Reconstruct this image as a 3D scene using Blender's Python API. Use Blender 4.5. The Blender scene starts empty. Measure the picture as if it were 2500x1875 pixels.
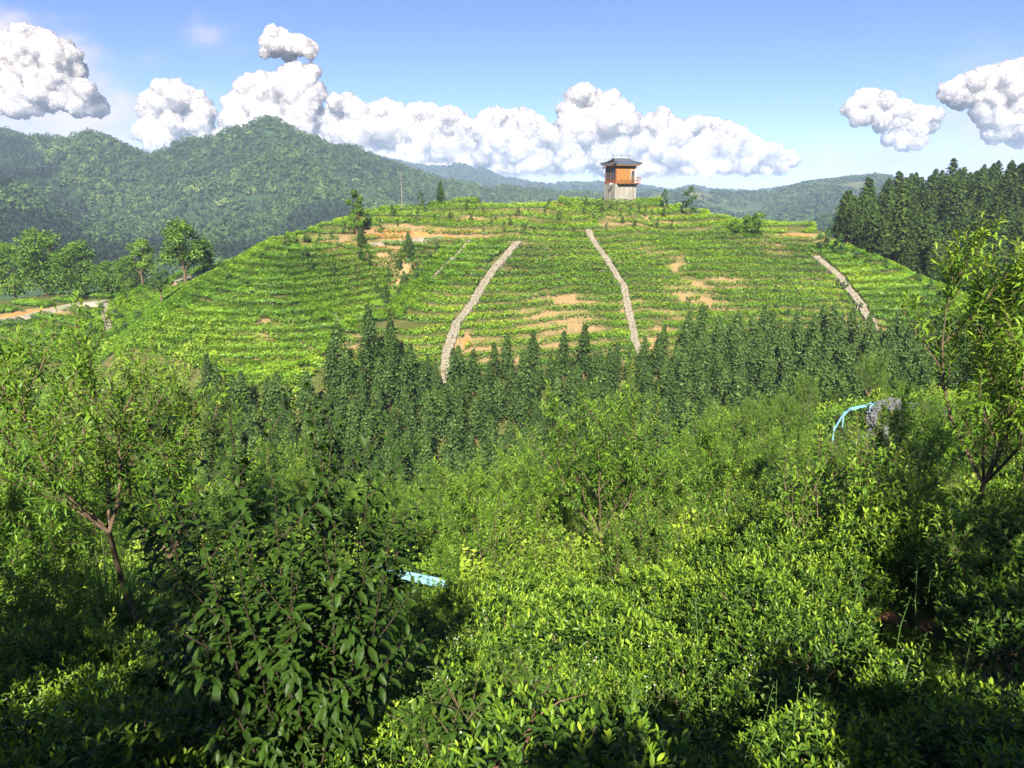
import bpy, math, random
import numpy as np
from math import radians as R, sin, cos, tan, pi

# ------------------------------------------------------------------ scene, camera, light
sc = bpy.context.scene
COL = sc.collection
rng = np.random.default_rng(7)
FPX = 1853.0                      # focal length in pixels of the 2500 px wide photograph
PITCH = math.atan((937.5 - 450) / FPX)
cam = bpy.data.cameras.new('camera')
cam.sensor_width = 36.0
cam.lens = 36.0 * FPX / 2500.0
cam.clip_start = 0.05
cam.clip_end = 60000
cam_ob = bpy.data.objects.new('camera', cam)
COL.objects.link(cam_ob)
cam_ob.location = (0, 0, 0)
cam_ob.rotation_euler = (pi / 2 - PITCH, 0, 0)
sc.camera = cam_ob

SUN_AZ, SUN_EL = R(-3), R(36)     # azimuth to the right of straight behind the camera
S = np.array([sin(SUN_AZ) * cos(SUN_EL), -cos(SUN_AZ) * cos(SUN_EL), sin(SUN_EL)])
sun = bpy.data.lights.new('sun', 'SUN')
sun.energy = 5.0
sun.angle = R(0.5)
sun.color = (1.0, 0.93, 0.80)
sun_ob = bpy.data.objects.new('sun', sun)
COL.objects.link(sun_ob)
from mathutils import Vector, Matrix
sun_ob.rotation_euler = Vector(-S).to_track_quat('-Z', 'Y').to_euler()

sc.view_settings.view_transform = 'Standard'
sc.view_settings.look = 'None'
sc.view_settings.gamma = 1.0
sc.view_settings.exposure = 1.75
sc.render.engine = 'CYCLES'
cy = sc.cycles
cy.max_bounces = 6; cy.diffuse_bounces = 3; cy.glossy_bounces = 2
cy.transmission_bounces = 4; cy.transparent_max_bounces = 24; cy.volume_bounces = 1
cy.use_denoising = True
cy.caustics_reflective = False; cy.caustics_refractive = False


def ray(px, py):
    """Pixel of the photograph -> (x/y, z/y) of its line of sight."""
    px = np.asarray(px, float); py = np.asarray(py, float)
    xc = (px - 1250) / FPX; yc = (937.5 - py) / FPX
    dy = cos(PITCH) + yc * sin(PITCH); dz = -sin(PITCH) + yc * cos(PITCH)
    return xc / dy, dz / dy


def P(px, py, Y):
    kx, kz = ray(px, py)
    return np.stack([kx * Y, np.broadcast_to(np.asarray(Y, float), np.shape(kx)), kz * Y], -1)


# ------------------------------------------------------------------ helpers
def tag(o, label=None, cat=None, group=None, kind=None):
    if label: o['label'] = label
    if cat: o['category'] = cat
    if group: o['group'] = group
    if kind: o['kind'] = kind
    return o


def empty(name, loc=(0, 0, 0), rz=0.0, s=1.0):
    o = bpy.data.objects.new(name, None)
    o.empty_display_size = 0.3
    COL.objects.link(o)
    o.location = [float(v) for v in loc]; o.rotation_euler = (0, 0, float(rz)); o.scale = (s, s, s)
    return o


def lattice(ix, iy, seed):
    h = (ix.astype(np.int64) * 374761393 + iy.astype(np.int64) * 668265263 + seed * 974634777) & 0x7fffffff
    h = ((h ^ (h >> 13)) * 1274126177) & 0x7fffffff
    h = h ^ (h >> 16)
    return (h & 0xffff) / 65535.0


def vnoise(x, y, seed=0):
    x = np.asarray(x, float); y = np.asarray(y, float)
    ix = np.floor(x); iy = np.floor(y); fx = x - ix; fy = y - iy
    fx = fx * fx * (3 - 2 * fx); fy = fy * fy * (3 - 2 * fy)
    a = lattice(ix, iy, seed); b = lattice(ix + 1, iy, seed)
    c = lattice(ix, iy + 1, seed); d = lattice(ix + 1, iy + 1, seed)
    return (a * (1 - fx) + b * fx) * (1 - fy) + (c * (1 - fx) + d * fx) * fy


def fbm(x, y, seed=0, oct=4):
    s = 0.0; a = 0.5; t = 0.0
    for i in range(oct):
        s = s + a * vnoise(np.asarray(x) * 2 ** i, np.asarray(y) * 2 ** i, seed + i * 17); t += a; a *= 0.5
    return s / t                   # 0..1


class MB:
    """Collects vertices and faces, then links them as one mesh object."""
    def __init__(self):
        self.v = []; self.f = []; self.n = 0; self.t = []; self.m = []

    def add(self, v, faces, tint=0.5, mi=0):
        v = np.asarray(v, float).reshape(-1, 3)
        self.v.append(v)
        self.t.append(np.broadcast_to(np.asarray(tint, float), (len(v),)))
        for f in (faces if isinstance(faces, list) else [faces]):
            f = np.asarray(f, np.int64)
            if f.ndim == 1: f = f[None]
            if len(f):
                self.f.append(f + self.n); self.m.append(np.full(len(f), mi))
        self.n += len(v)

    def box(self, c, s, rz=0.0, tint=0.5, mi=0, taper=1.0):
        sx, sy, sz = [a / 2 for a in s]
        v = np.array([[x * sx, y * sy, z * sz] for z in (-1, 1) for y in (-1, 1) for x in (-1, 1)], float)
        v[4:, :2] *= taper
        cr, sr = cos(rz), sin(rz)
        v = np.stack([v[:, 0] * cr - v[:, 1] * sr, v[:, 0] * sr + v[:, 1] * cr, v[:, 2]], 1) + np.asarray(c)
        self.add(v, np.array([[0, 2, 3, 1], [4, 5, 7, 6], [0, 1, 5, 4], [2, 6, 7, 3], [0, 4, 6, 2], [1, 3, 7, 5]]), tint, mi)

    def tube(self, pts, rad, sides=6, tint=0.5, mi=0, cap=True):
        pts = np.asarray(pts, float); n = len(pts)
        rad = np.broadcast_to(np.asarray(rad, float), (n,))
        T = np.gradient(pts, axis=0); T /= np.linalg.norm(T, axis=1)[:, None] + 1e-9
        ref = np.where(np.abs(T[:, 2:3]) > 0.9, np.array([[1., 0, 0]]), np.array([[0., 0, 1]]))
        A = np.cross(T, ref); A /= np.linalg.norm(A, axis=1)[:, None] + 1e-9
        B = np.cross(T, A)
        an = np.arange(sides) * 2 * pi / sides
        v = pts[:, None] + rad[:, None, None] * (np.cos(an)[None, :, None] * A[:, None] + np.sin(an)[None, :, None] * B[:, None])
        i = np.arange(n - 1)[:, None] * sides; j = np.arange(sides)[None]; j2 = (j + 1) % sides
        f = np.stack([i + j, i + j2, i + sides + j2, i + sides + j], -1).reshape(-1, 4)
        fs = [f]
        self.add(v.reshape(-1, 3), fs, tint, mi)
        if cap:
            b = self.n - n * sides
            self.f.append(np.arange(b, b + sides)[None]); self.m.append(np.array([mi]))
            self.f.append(np.arange(self.n - 1, self.n - 1 - sides, -1)[None]); self.m.append(np.array([mi]))

    def mesh(self, name, mats, smooth=False):
        me = bpy.data.meshes.new(name)
        v = np.concatenate(self.v); t = np.concatenate(self.t)
        me.vertices.add(len(v)); me.vertices.foreach_set('co', v.astype(np.float32).ravel())
        tot = np.concatenate([np.full(len(f), f.shape[1]) for f in self.f])
        loops = np.concatenate([f.ravel() for f in self.f])
        st = np.concatenate([[0], np.cumsum(tot)[:-1]])
        me.loops.add(len(loops)); me.loops.foreach_set('vertex_index', loops.astype(np.int32))
        me.polygons.add(len(tot)); me.polygons.foreach_set('loop_start', st.astype(np.int32))
        mats = mats if isinstance(mats, (list, tuple)) else [mats]
        for m in mats: me.materials.append(m)
        me.polygons.foreach_set('material_index', np.concatenate(self.m).astype(np.int32))
        a = me.attributes.new('tint', 'FLOAT', 'POINT'); a.data.foreach_set('value', t.astype(np.float32))
        me.update(calc_edges=True)
        me.polygons.foreach_set('use_smooth', np.full(len(tot), bool(smooth)))
        me.validate()
        return me

    def build(self, name, mats, parent=None, smooth=False):
        return link(name, self.mesh(name, mats, smooth), parent)


def link(name, me, parent=None):
    o = bpy.data.objects.new(name, me); COL.objects.link(o)
    if parent is not None: o.parent = parent
    return o


def unit(v):
    return v / (np.linalg.norm(v, axis=-1, keepdims=True) + 1e-9)


def cards(p, n, size, r=rng, aspect=1.0, jitter=0.25):
    """One small four-cornered leaf clump at each p, facing n."""
    k = len(p); n = unit(n)
    a = unit(np.cross(n, unit(r.normal(size=(k, 3))))); b = np.cross(n, a)
    s = np.broadcast_to(np.asarray(size, float), (k,))[:, None]
    c = np.array([[-1, 0], [0, -1], [1, 0], [0, 1]], float)
    v = np.zeros((k, 4, 3))
    for i in range(4):
        w = 1 + jitter * r.uniform(-1, 1, (k, 1))
        v[:, i] = p + s * 0.5 * w * (c[i, 0] * a + c[i, 1] * b * aspect) + n * s * 0.12 * r.uniform(-1, 1, (k, 1))
    return v.reshape(-1, 3), np.arange(k * 4).reshape(k, 4)


def leaves(p, d, up, L, W, bend=0.6, st=(0.3, 0.65), fold=0.25):
    """Lance-shaped leaves: base p, direction d, face up; two stations plus midrib, drooping by bend."""
    k = len(p); d = unit(d)
    side = unit(np.cross(d, up)); nrm = np.cross(side, d)
    L = np.broadcast_to(np.asarray(L, float), (k,))[:, None]; W = np.broadcast_to(np.asarray(W, float), (k,))[:, None]
    bend = np.broadcast_to(np.asarray(bend, float), (k,))[:, None]
    def cen(s): return p + d * L * s * (1 - 0.25 * bend * s) - nrm * L * bend * s * s * 0.6
    prof = lambda s: (4 * s * (1 - s)) ** 0.8
    vs = [cen(0.0)]; ns = len(st)
    for s in st:
        c = cen(s); w = W * 0.5 * max(prof(s), 0.3)
        vs += [c - side * w + nrm * w * fold, c, c + side * w + nrm * w * fold]
    vs.append(cen(1.0))
    m = len(vs)
    v = np.stack(vs, 1).reshape(-1, 3)
    base = np.arange(k)[:, None] * m
    tri = np.array([[0, 2, 1], [0, 3, 2]]); quad = []
    for i in range(ns - 1):
        o = 1 + 3 * i
        quad += [[o, o + 1, o + 4, o + 3], [o + 1, o + 2, o + 5, o + 4]]
    o = 1 + 3 * (ns - 1); tip = m - 1
    tri = np.concatenate([tri, [[o, o + 1, tip], [o + 1, o + 2, tip]]])
    ft = (base[:, None] + tri[None]).reshape(-1, 3)
    fs = [ft]
    if quad: fs.append((base[:, None] + np.array(quad)[None]).reshape(-1, 4))
    return v, fs, m


# ------------------------------------------------------------------ materials
def new_mat(name):
    m = bpy.data.materials.new(name); m.use_nodes = True
    nt = m.node_tree
    for n in list(nt.nodes): nt.nodes.remove(n)
    out = nt.nodes.new('ShaderNodeOutputMaterial')
    return m, nt, out


def N(nt, t, **kw):
    n = nt.nodes.new(t)
    for k, v in kw.items():
        if k == 'inp':
            for a, b in v.items():
                n.inputs[a].default_value = b
        else:
            setattr(n, k, v)
    return n


def ramp(nt, stops, interp='LINEAR'):
    n = nt.nodes.new('ShaderNodeValToRGB'); cr = n.color_ramp; cr.interpolation = interp
    while len(cr.elements) < len(stops): cr.elements.new(0.5)
    for e, (p, c) in zip(cr.elements, stops):
        e.position = p; e.color = (*c, 1)
    return n


def leaf_mat(name, stops, rough=0.5, trans=0.3, spec=0.3, noise=0.0, nscale=1.0, trans_tint=(1.25, 1.2, 0.55)):
    """Leaf: colour from the per-leaf tint, sunlight passing through the blade."""
    m, nt, out = new_mat(name); L = nt.links.new
    at = N(nt, 'ShaderNodeAttribute', attribute_name='tint')
    rp = ramp(nt, stops)
    fac = at.outputs['Fac']
    if noise:
        tc = N(nt, 'ShaderNodeNewGeometry')
        nz = N(nt, 'ShaderNodeTexNoise', inp={'Scale': nscale, 'Detail': 4.0, 'Roughness': 0.6})
        L(tc.outputs['Position'], nz.inputs['Vector'])
        ma = N(nt, 'ShaderNodeMath', operation='MULTIPLY_ADD'); ma.inputs[1].default_value = noise
        sub = N(nt, 'ShaderNodeMath', operation='SUBTRACT'); sub.inputs[1].default_value = 0.5
        L(nz.outputs['Fac'], sub.inputs[0]); L(sub.outputs[0], ma.inputs[0]); L(fac, ma.inputs[2])
        fac = ma.outputs[0]
    oi = N(nt, 'ShaderNodeObjectInfo')
    ja = N(nt, 'ShaderNodeMath', operation='MULTIPLY_ADD'); ja.inputs[1].default_value = 0.16
    sj = N(nt, 'ShaderNodeMath', operation='SUBTRACT'); sj.inputs[1].default_value = 0.5
    L(oi.outputs['Random'], sj.inputs[0]); L(sj.outputs[0], ja.inputs[0]); L(fac, ja.inputs[2])
    L(ja.outputs[0], rp.inputs[0])
    bs = N(nt, 'ShaderNodeBsdfPrincipled')
    bs.inputs['Roughness'].default_value = rough
    bs.inputs['Specular IOR Level'].default_value = spec
    L(rp.outputs[0], bs.inputs['Base Color'])
    tr = N(nt, 'ShaderNodeBsdfTranslucent')
    mc = N(nt, 'ShaderNodeMix', data_type='RGBA', blend_type='MULTIPLY'); mc.inputs[0].default_value = 1
    L(rp.outputs[0], mc.inputs[6]); mc.inputs[7].default_value = (*trans_tint, 1)
    L(mc.outputs[2], tr.inputs['Color'])
    mx = N(nt, 'ShaderNodeMixShader'); mx.inputs[0].default_value = trans
    L(bs.outputs[0], mx.inputs[1]); L(tr.outputs[0], mx.inputs[2]); L(mx.outputs[0], out.inputs[0])
    return m


def surf_mat(name, stops, scale=4.0, rough=0.8, detail=6.0, bump=0.0, coord='Position', stretch=None, spec=0.2, metal=0.0, dist=0.02):
    """Rough surface whose colour wanders between the stops with noise."""
    m, nt, out = new_mat(name); L = nt.links.new
    if coord == 'Object':
        src = N(nt, 'ShaderNodeTexCoord').outputs['Object']
    else:
        src = N(nt, 'ShaderNodeNewGeometry').outputs['Position']
    if stretch:
        mp = N(nt, 'ShaderNodeMapping'); mp.inputs['Scale'].default_value = stretch
        L(src, mp.inputs['Vector']); src = mp.outputs[0]
    nz = N(nt, 'ShaderNodeTexNoise', inp={'Scale': scale, 'Detail': detail, 'Roughness': 0.6})
    L(src, nz.inputs['Vector'])
    rp = ramp(nt, stops); L(nz.outputs['Fac'], rp.inputs[0])
    bs = N(nt, 'ShaderNodeBsdfPrincipled'); bs.inputs['Roughness'].default_value = rough
    bs.inputs['Specular IOR Level'].default_value = spec; bs.inputs['Metallic'].default_value = metal
    L(rp.outputs[0], bs.inputs['Base Color'])
    if bump:
        bp = N(nt, 'ShaderNodeBump'); bp.inputs['Strength'].default_value = bump; bp.inputs['Distance'].default_value = dist
        L(nz.outputs['Fac'], bp.inputs['Height']); L(bp.outputs[0], bs.inputs['Normal'])
    L(bs.outputs[0], out.inputs[0])
    return m

# ------------------------------------------------------------------ sky with thin soft clouds
wd = bpy.data.worlds.new('World'); sc.world = wd; wd.use_nodes = True
nt = wd.node_tree
for n in list(nt.nodes): nt.nodes.remove(n)
Lk = nt.links.new
wout = N(nt, 'ShaderNodeOutputWorld')
bg = N(nt, 'ShaderNodeBackground'); bg.inputs['Strength'].default_value = 0.052
sky = N(nt, 'ShaderNodeTexSky', sky_type='NISHITA', sun_disc=False, sun_elevation=SUN_EL,
        sun_rotation=math.atan2(S[0], S[1]), altitude=900, air_density=0.62, dust_density=0.25, ozone_density=2.6)
tc = N(nt, 'ShaderNodeTexCoord')
wn = N(nt, 'ShaderNodeTexNoise', inp={'Scale': 9.0, 'Detail': 9.0, 'Roughness': 0.62})
mpn = N(nt, 'ShaderNodeMapping'); mpn.inputs['Scale'].default_value = (1, 1, 1.7)
Lk(tc.outputs['Generated'], mpn.inputs['Vector']); Lk(mpn.outputs[0], wn.inputs['Vector'])
SOFT = [  # px, py, half width, half height, density of the thin clouds
    (40, 140, 190, 90, 1.0), (130, 150, 120, 70, 0.9), (60, 240, 230, 80, 1.0), (180, 300, 330, 90, 0.95), (60, 330, 300, 70, 0.9),
    (400, 300, 220, 80, 0.75), (520, 75, 70, 45, 0.42), (590, 120, 60, 30, 0.4), (365, 145, 40, 30, 0.22), (840, 175, 60, 25, 0.2),
    (1300, 420, 700, 60, 0.6), (2170, 390, 220, 60, 0.85), (2230, 300, 110, 120, 0.5), (2420, 300, 170, 150, 0.75), (2380, 400, 300, 50, 0.7),
    (1600, 430, 500, 40, 0.5)]
dens = None
for px, py, a, b, s in SOFT:
    kx, kz = ray(px, py); d = unit(np.array([float(kx), 1.0, float(kz)]))
    sub = N(nt, 'ShaderNodeVectorMath', operation='SUBTRACT'); sub.inputs[1].default_value = d
    Lk(tc.outputs['Generated'], sub.inputs[0])
    sca = N(nt, 'ShaderNodeVectorMath', operation='MULTIPLY'); sca.inputs[1].default_value = (FPX / a, FPX / a, FPX / b)
    Lk(sub.outputs[0], sca.inputs[0])
    ln = N(nt, 'ShaderNodeVectorMath', operation='LENGTH'); Lk(sca.outputs[0], ln.inputs[0])
    mr = N(nt, 'ShaderNodeMapRange'); mr.inputs[1].default_value = 1.25; mr.inputs[2].default_value = 0.0
    mr.inputs[3].default_value = 0.0; mr.inputs[4].default_value = s
    Lk(ln.outputs['Value'], mr.inputs[0])
    if dens is None: dens = mr.outputs[0]
    else:
        mxn = N(nt, 'ShaderNodeMath', operation='MAXIMUM'); Lk(dens, mxn.inputs[0]); Lk(mr.outputs[0], mxn.inputs[1]); dens = mxn.outputs[0]
am = N(nt, 'ShaderNodeMath', operation='MULTIPLY_ADD'); am.inputs[1].default_value = 2.2; am.inputs[2].default_value = -1.0
Lk(wn.outputs['Fac'], am.inputs[0])
ad = N(nt, 'ShaderNodeMath', operation='ADD'); Lk(dens, ad.inputs[0]); Lk(am.outputs[0], ad.inputs[1])
gate = N(nt, 'ShaderNodeMapRange', interpolation_type='SMOOTHSTEP'); gate.inputs[1].default_value = 0.15; gate.inputs[2].default_value = 1.0
Lk(ad.outputs[0], gate.inputs[0])
g2 = N(nt, 'ShaderNodeMath', operation='MULTIPLY'); Lk(gate.outputs[0], g2.inputs[0])
dcl = N(nt, 'ShaderNodeMapRange'); dcl.inputs[1].default_value = 0.0; dcl.inputs[2].default_value = 0.35; Lk(dens, dcl.inputs[0])
Lk(dcl.outputs[0], g2.inputs[1])
g3 = N(nt, 'ShaderNodeMath', operation='MULTIPLY'); Lk(g2.outputs[0], g3.inputs[0]); g3.inputs[1].default_value = 0.95
crp = ramp(nt, [(0.3, (3.4, 3.35, 4.1)), (0.62, (5.6, 5.0, 5.2))]); Lk(wn.outputs['Fac'], crp.inputs[0])
wm = N(nt, 'ShaderNodeMix', data_type='RGBA'); Lk(g3.outputs[0], wm.inputs[0]); stn = N(nt, 'ShaderNodeMix', data_type='RGBA', blend_type='MULTIPLY'); stn.inputs[0].default_value = 1; stn.inputs[7].default_value = (0.72, 0.76, 1.0, 1); Lk(sky.outputs[0], stn.inputs[6]); Lk(stn.outputs[2], wm.inputs[6]); Lk(crp.outputs[0], wm.inputs[7])
Lk(wm.outputs[2], bg.inputs['Color']); Lk(bg.outputs[0], wout.inputs['Surface'])

# ------------------------------------------------------------------ the near terrain: one height field through surveyed points
ctl = []
def w(*pts):
    ctl.extend(pts)
def pp(*pts):
    for px, py, Y in pts: ctl.append(tuple(P(px, py, Y)))
# the slope under the camera
w((-6, 0, -2.5), (0, 0, -2.1), (6, 0, -1.7), (0, -10, 2.5), (-12, -8, 1.0), (12, -8, 3.0), (0, -25, 9), (-30, -10, 0), (30, -10, 3),
  (0, 4.5, -4.8), (-4, 4.5, -5.0), (4, 4.5, -4.3), (0, 8, -6.0), (-6, 8, -6.4), (6, 8, -4.8), (0, 11.5, -7.2), (-9, 11, -7.8),
  (9, 12, -6.2), (0, 15, -9.0), (0, 19, -11.0), (-5, 19.5, -11.1), (-12, 20, -11.6), (14, 20, -9.8), (-25, 10, -8.5), (25, 12, -5.5),
  (0, 30, -15.8), (0, 45, -22.5), (0, 58, -27.0), (0, 67, -28.6), (14, 30, -13.8), (20, 36, -14.9), (30, 30, -11.8), (24, 50, -15.0), (22, 46, -15.2), (26, 44, -15.3), (30, 49, -14.8),
  (12, 48, -20.5), (40, 60, -17), (22, 60, -20.5), (20, 68, -25.5), (40, 76, -22), (60, 60, -13), (60, 30, -6), (-20, 30, -16.8), (-20, 45, -22.8), (-25, 60, -27),
  (-40, 40, -21), (-45, 60, -27), (-50, 76, -28.5), (-30, 70, -28.4), (-80, 50, -22), (-58, 96, -25.5), (-66, 105, -25))
# the tea hill
pp((620, 930, 80), (330, 830, 92), (405, 756, 102), (540, 676, 109), (450, 800, 92), (600, 800, 92), (600, 700, 104), (727, 602, 114), (633, 607, 120), (808, 613, 114), (944, 628, 115), (700, 660, 108), (520, 720, 103),
   (750, 760, 97), (960, 700, 112), (870, 800, 99), (720, 905, 85),
   (1265, 597, 118), (1200, 620, 115), (1100, 650, 111), (1050, 690, 106), (900, 790, 94), (800, 860, 86), (730, 905, 82),
   (1300, 800, 95), (1300, 895, 86), (1250, 700, 105), (1500, 700, 107), (1550, 850, 92), (1430, 575, 121), (1600, 600, 119), (1800, 650, 116), (1900, 750, 106),
   (2000, 690, 112), (2130, 830, 95), (1990, 625, 120), (2200, 780, 99), (2300, 790, 97), (2315, 746, 101), (2275, 710, 106), (2190, 670, 112), (2100, 628, 119),
   (1070, 570, 124), (950, 598, 119), (850, 555, 126), (939, 516, 133), (1100, 498, 140), (1167, 498, 141), (1222, 514, 138), (1264, 518, 137), (1200, 560, 126), (1348, 512, 137),
   (1399, 494, 138), (1480, 489, 139), (1560, 490, 139), (1610, 498, 138), (1644, 516, 136), (1480, 550, 127), (1727, 540, 133), (1811, 556, 131), (1874, 570, 129),
   (1920, 552, 131), (1967, 550, 132), (1940, 590, 125), (2001, 574, 129), (2056, 603, 126))
w((-28, 150, -8), (-5, 152, -7), (20, 152, -5), (38, 150, -8), (50, 142, -9))
# left slope behind the first shoulder
pp((100, 850, 110), (250, 800, 114), (0, 800, 120), (130, 762, 124), (262, 742, 126), (0, 752, 130), (430, 682, 128), (550, 667, 126), (100, 720, 142), (300, 705, 142), (-150, 760, 130), (-200, 850, 115))
# the valley and conifer slope to the right
w((70, 130, -17), (82, 116, -24), (62, 147, -12), (95, 100, -22), (110, 85, -16))
pp((2200, 640, 150), (2350, 680, 140), (2480, 740, 130), (2195, 560, 172), (2317, 538, 178), (2486, 508, 186), (2700, 470, 190), (2060, 600, 160), (2700, 700, 128), (2900, 560, 150))
# falling away behind
w((0, 172, -18), (-40, 172, -26), (40, 170, -16), (0, 205, -42), (-85, 175, -36), (-80, 205, -48), (50, 205, -32), (92, 215, -14), (130, 225, -6), (170, 215, 0), (-150, 120, -30), (-150, 180, -42), (190, 120, 2), (190, 60, -4), (-150, 20, -14), (-150, -20, -6), (190, 0, 0))
C = np.array(ctl, float)
def tps(d2): return 0.5 * d2 * np.log(d2 + 1e-9)
def rbf_fit(X, z, lam):
    n = len(X); D = ((X[:, None] - X[None]) ** 2).sum(-1)
    A = np.zeros((n + 3, n + 3)); A[:n, :n] = tps(D) + lam * np.eye(n)
    A[:n, n] = 1; A[:n, n + 1:] = X; A[n:, :n] = A[:n, n:].T
    return np.linalg.solve(A, np.concatenate([z, np.zeros(3)]))
def rbf_eval(X, wgt, x, y):
    out = wgt[-3] + wgt[-2] * x + wgt[-1] * y
    for i in range(len(X)):
        out = out + wgt[i] * tps((x - X[i, 0]) ** 2 + (y - X[i, 1]) ** 2)
    return out
Wt = rbf_fit(C[:, :2], C[:, 2], 1.5)
GX0, GX1, GY0, GY1, GS = -150.0, 190.0, -24.0, 225.0, 0.75
gx = np.arange(GX0, GX1 + 1e-6, GS); gy = np.arange(GY0, GY1 + 1e-6, GS)
XX, YY = np.meshgrid(gx, gy)
ZZ = rbf_eval(C[:, :2], Wt, XX, YY)
ZB = ZZ.copy()
far = np.clip((YY - 60) / 30, 0, 1)
ZZ = ZZ + (fbm(XX / 9, YY / 9, 3, 4) - 0.5) * (0.5 + 0.7 * far) + (fbm(XX / 2, YY / 2, 9, 2) - 0.5) * 0.22
# stepped terraces round the tower knoll and the bare mound
def bump2(x, y, cx, cy_, rx, ry): return np.exp(-(((x - cx) / rx) ** 2 + ((y - cy_) / ry) ** 2) ** 2)
TERR = np.maximum.reduce([bump2(XX, YY, *P(1500, 500, 138)[:2], 20, 12), bump2(XX, YY, *P(1080, 520, 138)[:2], 22, 13), bump2(XX, YY, *P(1950, 560, 131)[:2], 7, 7)])
step = 1.0
ph = ZZ / step - np.floor(ZZ / step)
ZZ = ZZ + TERR * 0.8 * step * (np.clip((ph - 0.5) / 0.3 + 0.5, 0, 1) - ph)

def bil(G, x, y):
    fx = np.clip((np.asarray(x, float) - GX0) / GS, 0, len(gx) - 1.001); fy = np.clip((np.asarray(y, float) - GY0) / GS, 0, len(gy) - 1.001)
    i = fx.astype(int); j = fy.astype(int); a = fx - i; b = fy - j
    return (G[j, i] * (1 - a) + G[j, i + 1] * a) * (1 - b) + (G[j + 1, i] * (1 - a) + G[j + 1, i + 1] * a) * b
def H(x, y): return bil(ZZ, x, y)
def grad(x, y):
    e = 0.6
    return (bil(ZB, x + e, y) - bil(ZB, x - e, y)) / (2 * e), (bil(ZB, x, np.asarray(y) + e) - bil(ZB, x, np.asarray(y) - e)) / (2 * e)
YM = np.arange(3, 215, 0.2)
def hit(px, py, y0=3.0):
    """Where the line of sight through a pixel meets the near terrain (beyond distance y0)."""
    px = np.atleast_1d(np.asarray(px, float)); py = np.atleast_1d(np.asarray(py, float)); out = np.zeros((len(px), 3))
    for k in range(len(px)):
        kx, kz = ray(px[k], py[k]); ys = YM[YM >= y0]
        below = kz * ys < H(kx * ys, ys)
        Y = ys[np.argmax(below)] if below.any() else 140.0
        out[k] = (kx * Y, Y, H(kx * Y, Y))
    return out

# bare places, as patches of the ground itself: centre, half sizes in metres
BARE = []
def bare(px, py, a, b, s=1.0, y0=60):
    h = hit(px, py, y0)[0]; BARE.append((h[0], h[1], a, b, s))
for px, py, a, b, s in [
    (1370, 735, 6.0, 1.6, .9), (1330, 770, 5.0, 1.4, .9), (1400, 770, 4.0, 1.2, .9), (1320, 800, 4.5, 1.6, .9), (1410, 800, 4.0, 1.2, .8), (1330, 840, 3, 1.2, .9), (1140, 835, 1.0, 2.4, 1.5),
    (1170, 850, 4.0, 3.0, .8), (1230, 880, 4.0, 2.0, .8), (1600, 845, 2.0, 2.4, 1.2), (1610, 800, 2.0, 1.0, .8), (1660, 720, 3.0, 2.2, .9), (1700, 700, 3.0, 1.5, .9), (1720, 740, 5.0, 1.8, .9), (1780, 690, 3.5, 1.4, .8),
    (1640, 770, 4.0, 1.0, .8), (1650, 650, 1.5, 2.0, .7), (1620, 620, 5.0, 1.0, .6), (1830, 600, 4, .8, .6), (2060, 810, 4.0, 1.0, 1.0), (2030, 790, 3.0, .8, .9), (2145, 800, 1.2, 1.6, 1.0), (1530, 760, 1.2, 2.6, .7),
    (640, 790, 3.0, .9, .8), (620, 825, 3.6, .8, .9), (740, 865, 2.6, .9, .9), (655, 880, 2.0, 1.6, .9), (560, 880, 1.6, .8, .8), (650, 905, 1.6, .7, .9), (850, 830, 2, 1.2, .8), (880, 850, 2, 1.5, .7), (840, 870, 2, 1, .7),
    (1005, 660, 1.6, 2.0, 1.2), (970, 695, 1.2, 2.0, 1.1), (840, 620, 6.0, .8, 1.0), (930, 630, 5, .8, 1.0), (900, 600, 9.0, 1.0, 1.4), (1000, 592, 7.0, 1.0, 1.3),
    (1010, 572, 11, 1.2, 1.8), (1110, 566, 9, 1.0, 1.7), (950, 578, 6, 1.3, 1.8), (770, 580, 2.5, 1.2, 1.2), (820, 575, 4, 1.0, 1.0), (1130, 528, 6, .5, .7), (1000, 525, 6, .5, .6), (1570, 530, 7, .8, .9), (1520, 545, 6, .8, .8),
    (1940, 572, 4.5, 1.0, 1.5), (1950, 580, 4, .8, 1.4), (1880, 600, 3, 1.2, 1.0), (1900, 620, 2.5, 1.0, .8), (1260, 600, 2.5, .8, .7), (1500, 640, 3.0, .6, .6), (1560, 740, 2, 1, .7), (1260, 660, 3, .6, .6), (1450, 650, 3, .5, .6), (900, 900, 3, 1, .8)]:
    bare(px, py, a, b, s)
for px, py, a, b, s in [(100, 762, 5, 1.4, 2.0), (30, 772, 4, 1.4, 2.0), (180, 750, 3, 1.0, 1.8), (60, 800, 2.5, .8, 1.2), (440, 690, 3, 1.2, 1.2), (350, 720, 3, 1, .8)]:
    bare(px, py, a, b, s, 108)
for x, y, a, b, s in [(31, 42.5, 3.0, 1.5, 2.0), (4.6, 7.1, 1.0, .8, 1.5), (10.5, 12.5, 1.5, 1.2, 1.2), (-4, 74, 30, 5, .22), (10, 70, 20, 4, .22)]:
    BARE.append((x, y, a, b, s))
def bareness(x, y):
    v = np.zeros(np.shape(x))
    for cx, cyy, a, b, s in BARE:
        v = np.maximum(v, s * np.exp(-((x - cx) / a) ** 2 - ((y - cyy) / b) ** 2))
    return v
SOIL = np.maximum(bareness(XX, YY) * 0.9, np.clip((YY - 80) / 6, 0, 1) * np.clip((XX + 58) / 8, 0, 1) * (YY < 152) * (0.02 + 0.34 * fbm(XX / 10, YY / 7, 131, 3)))

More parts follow.
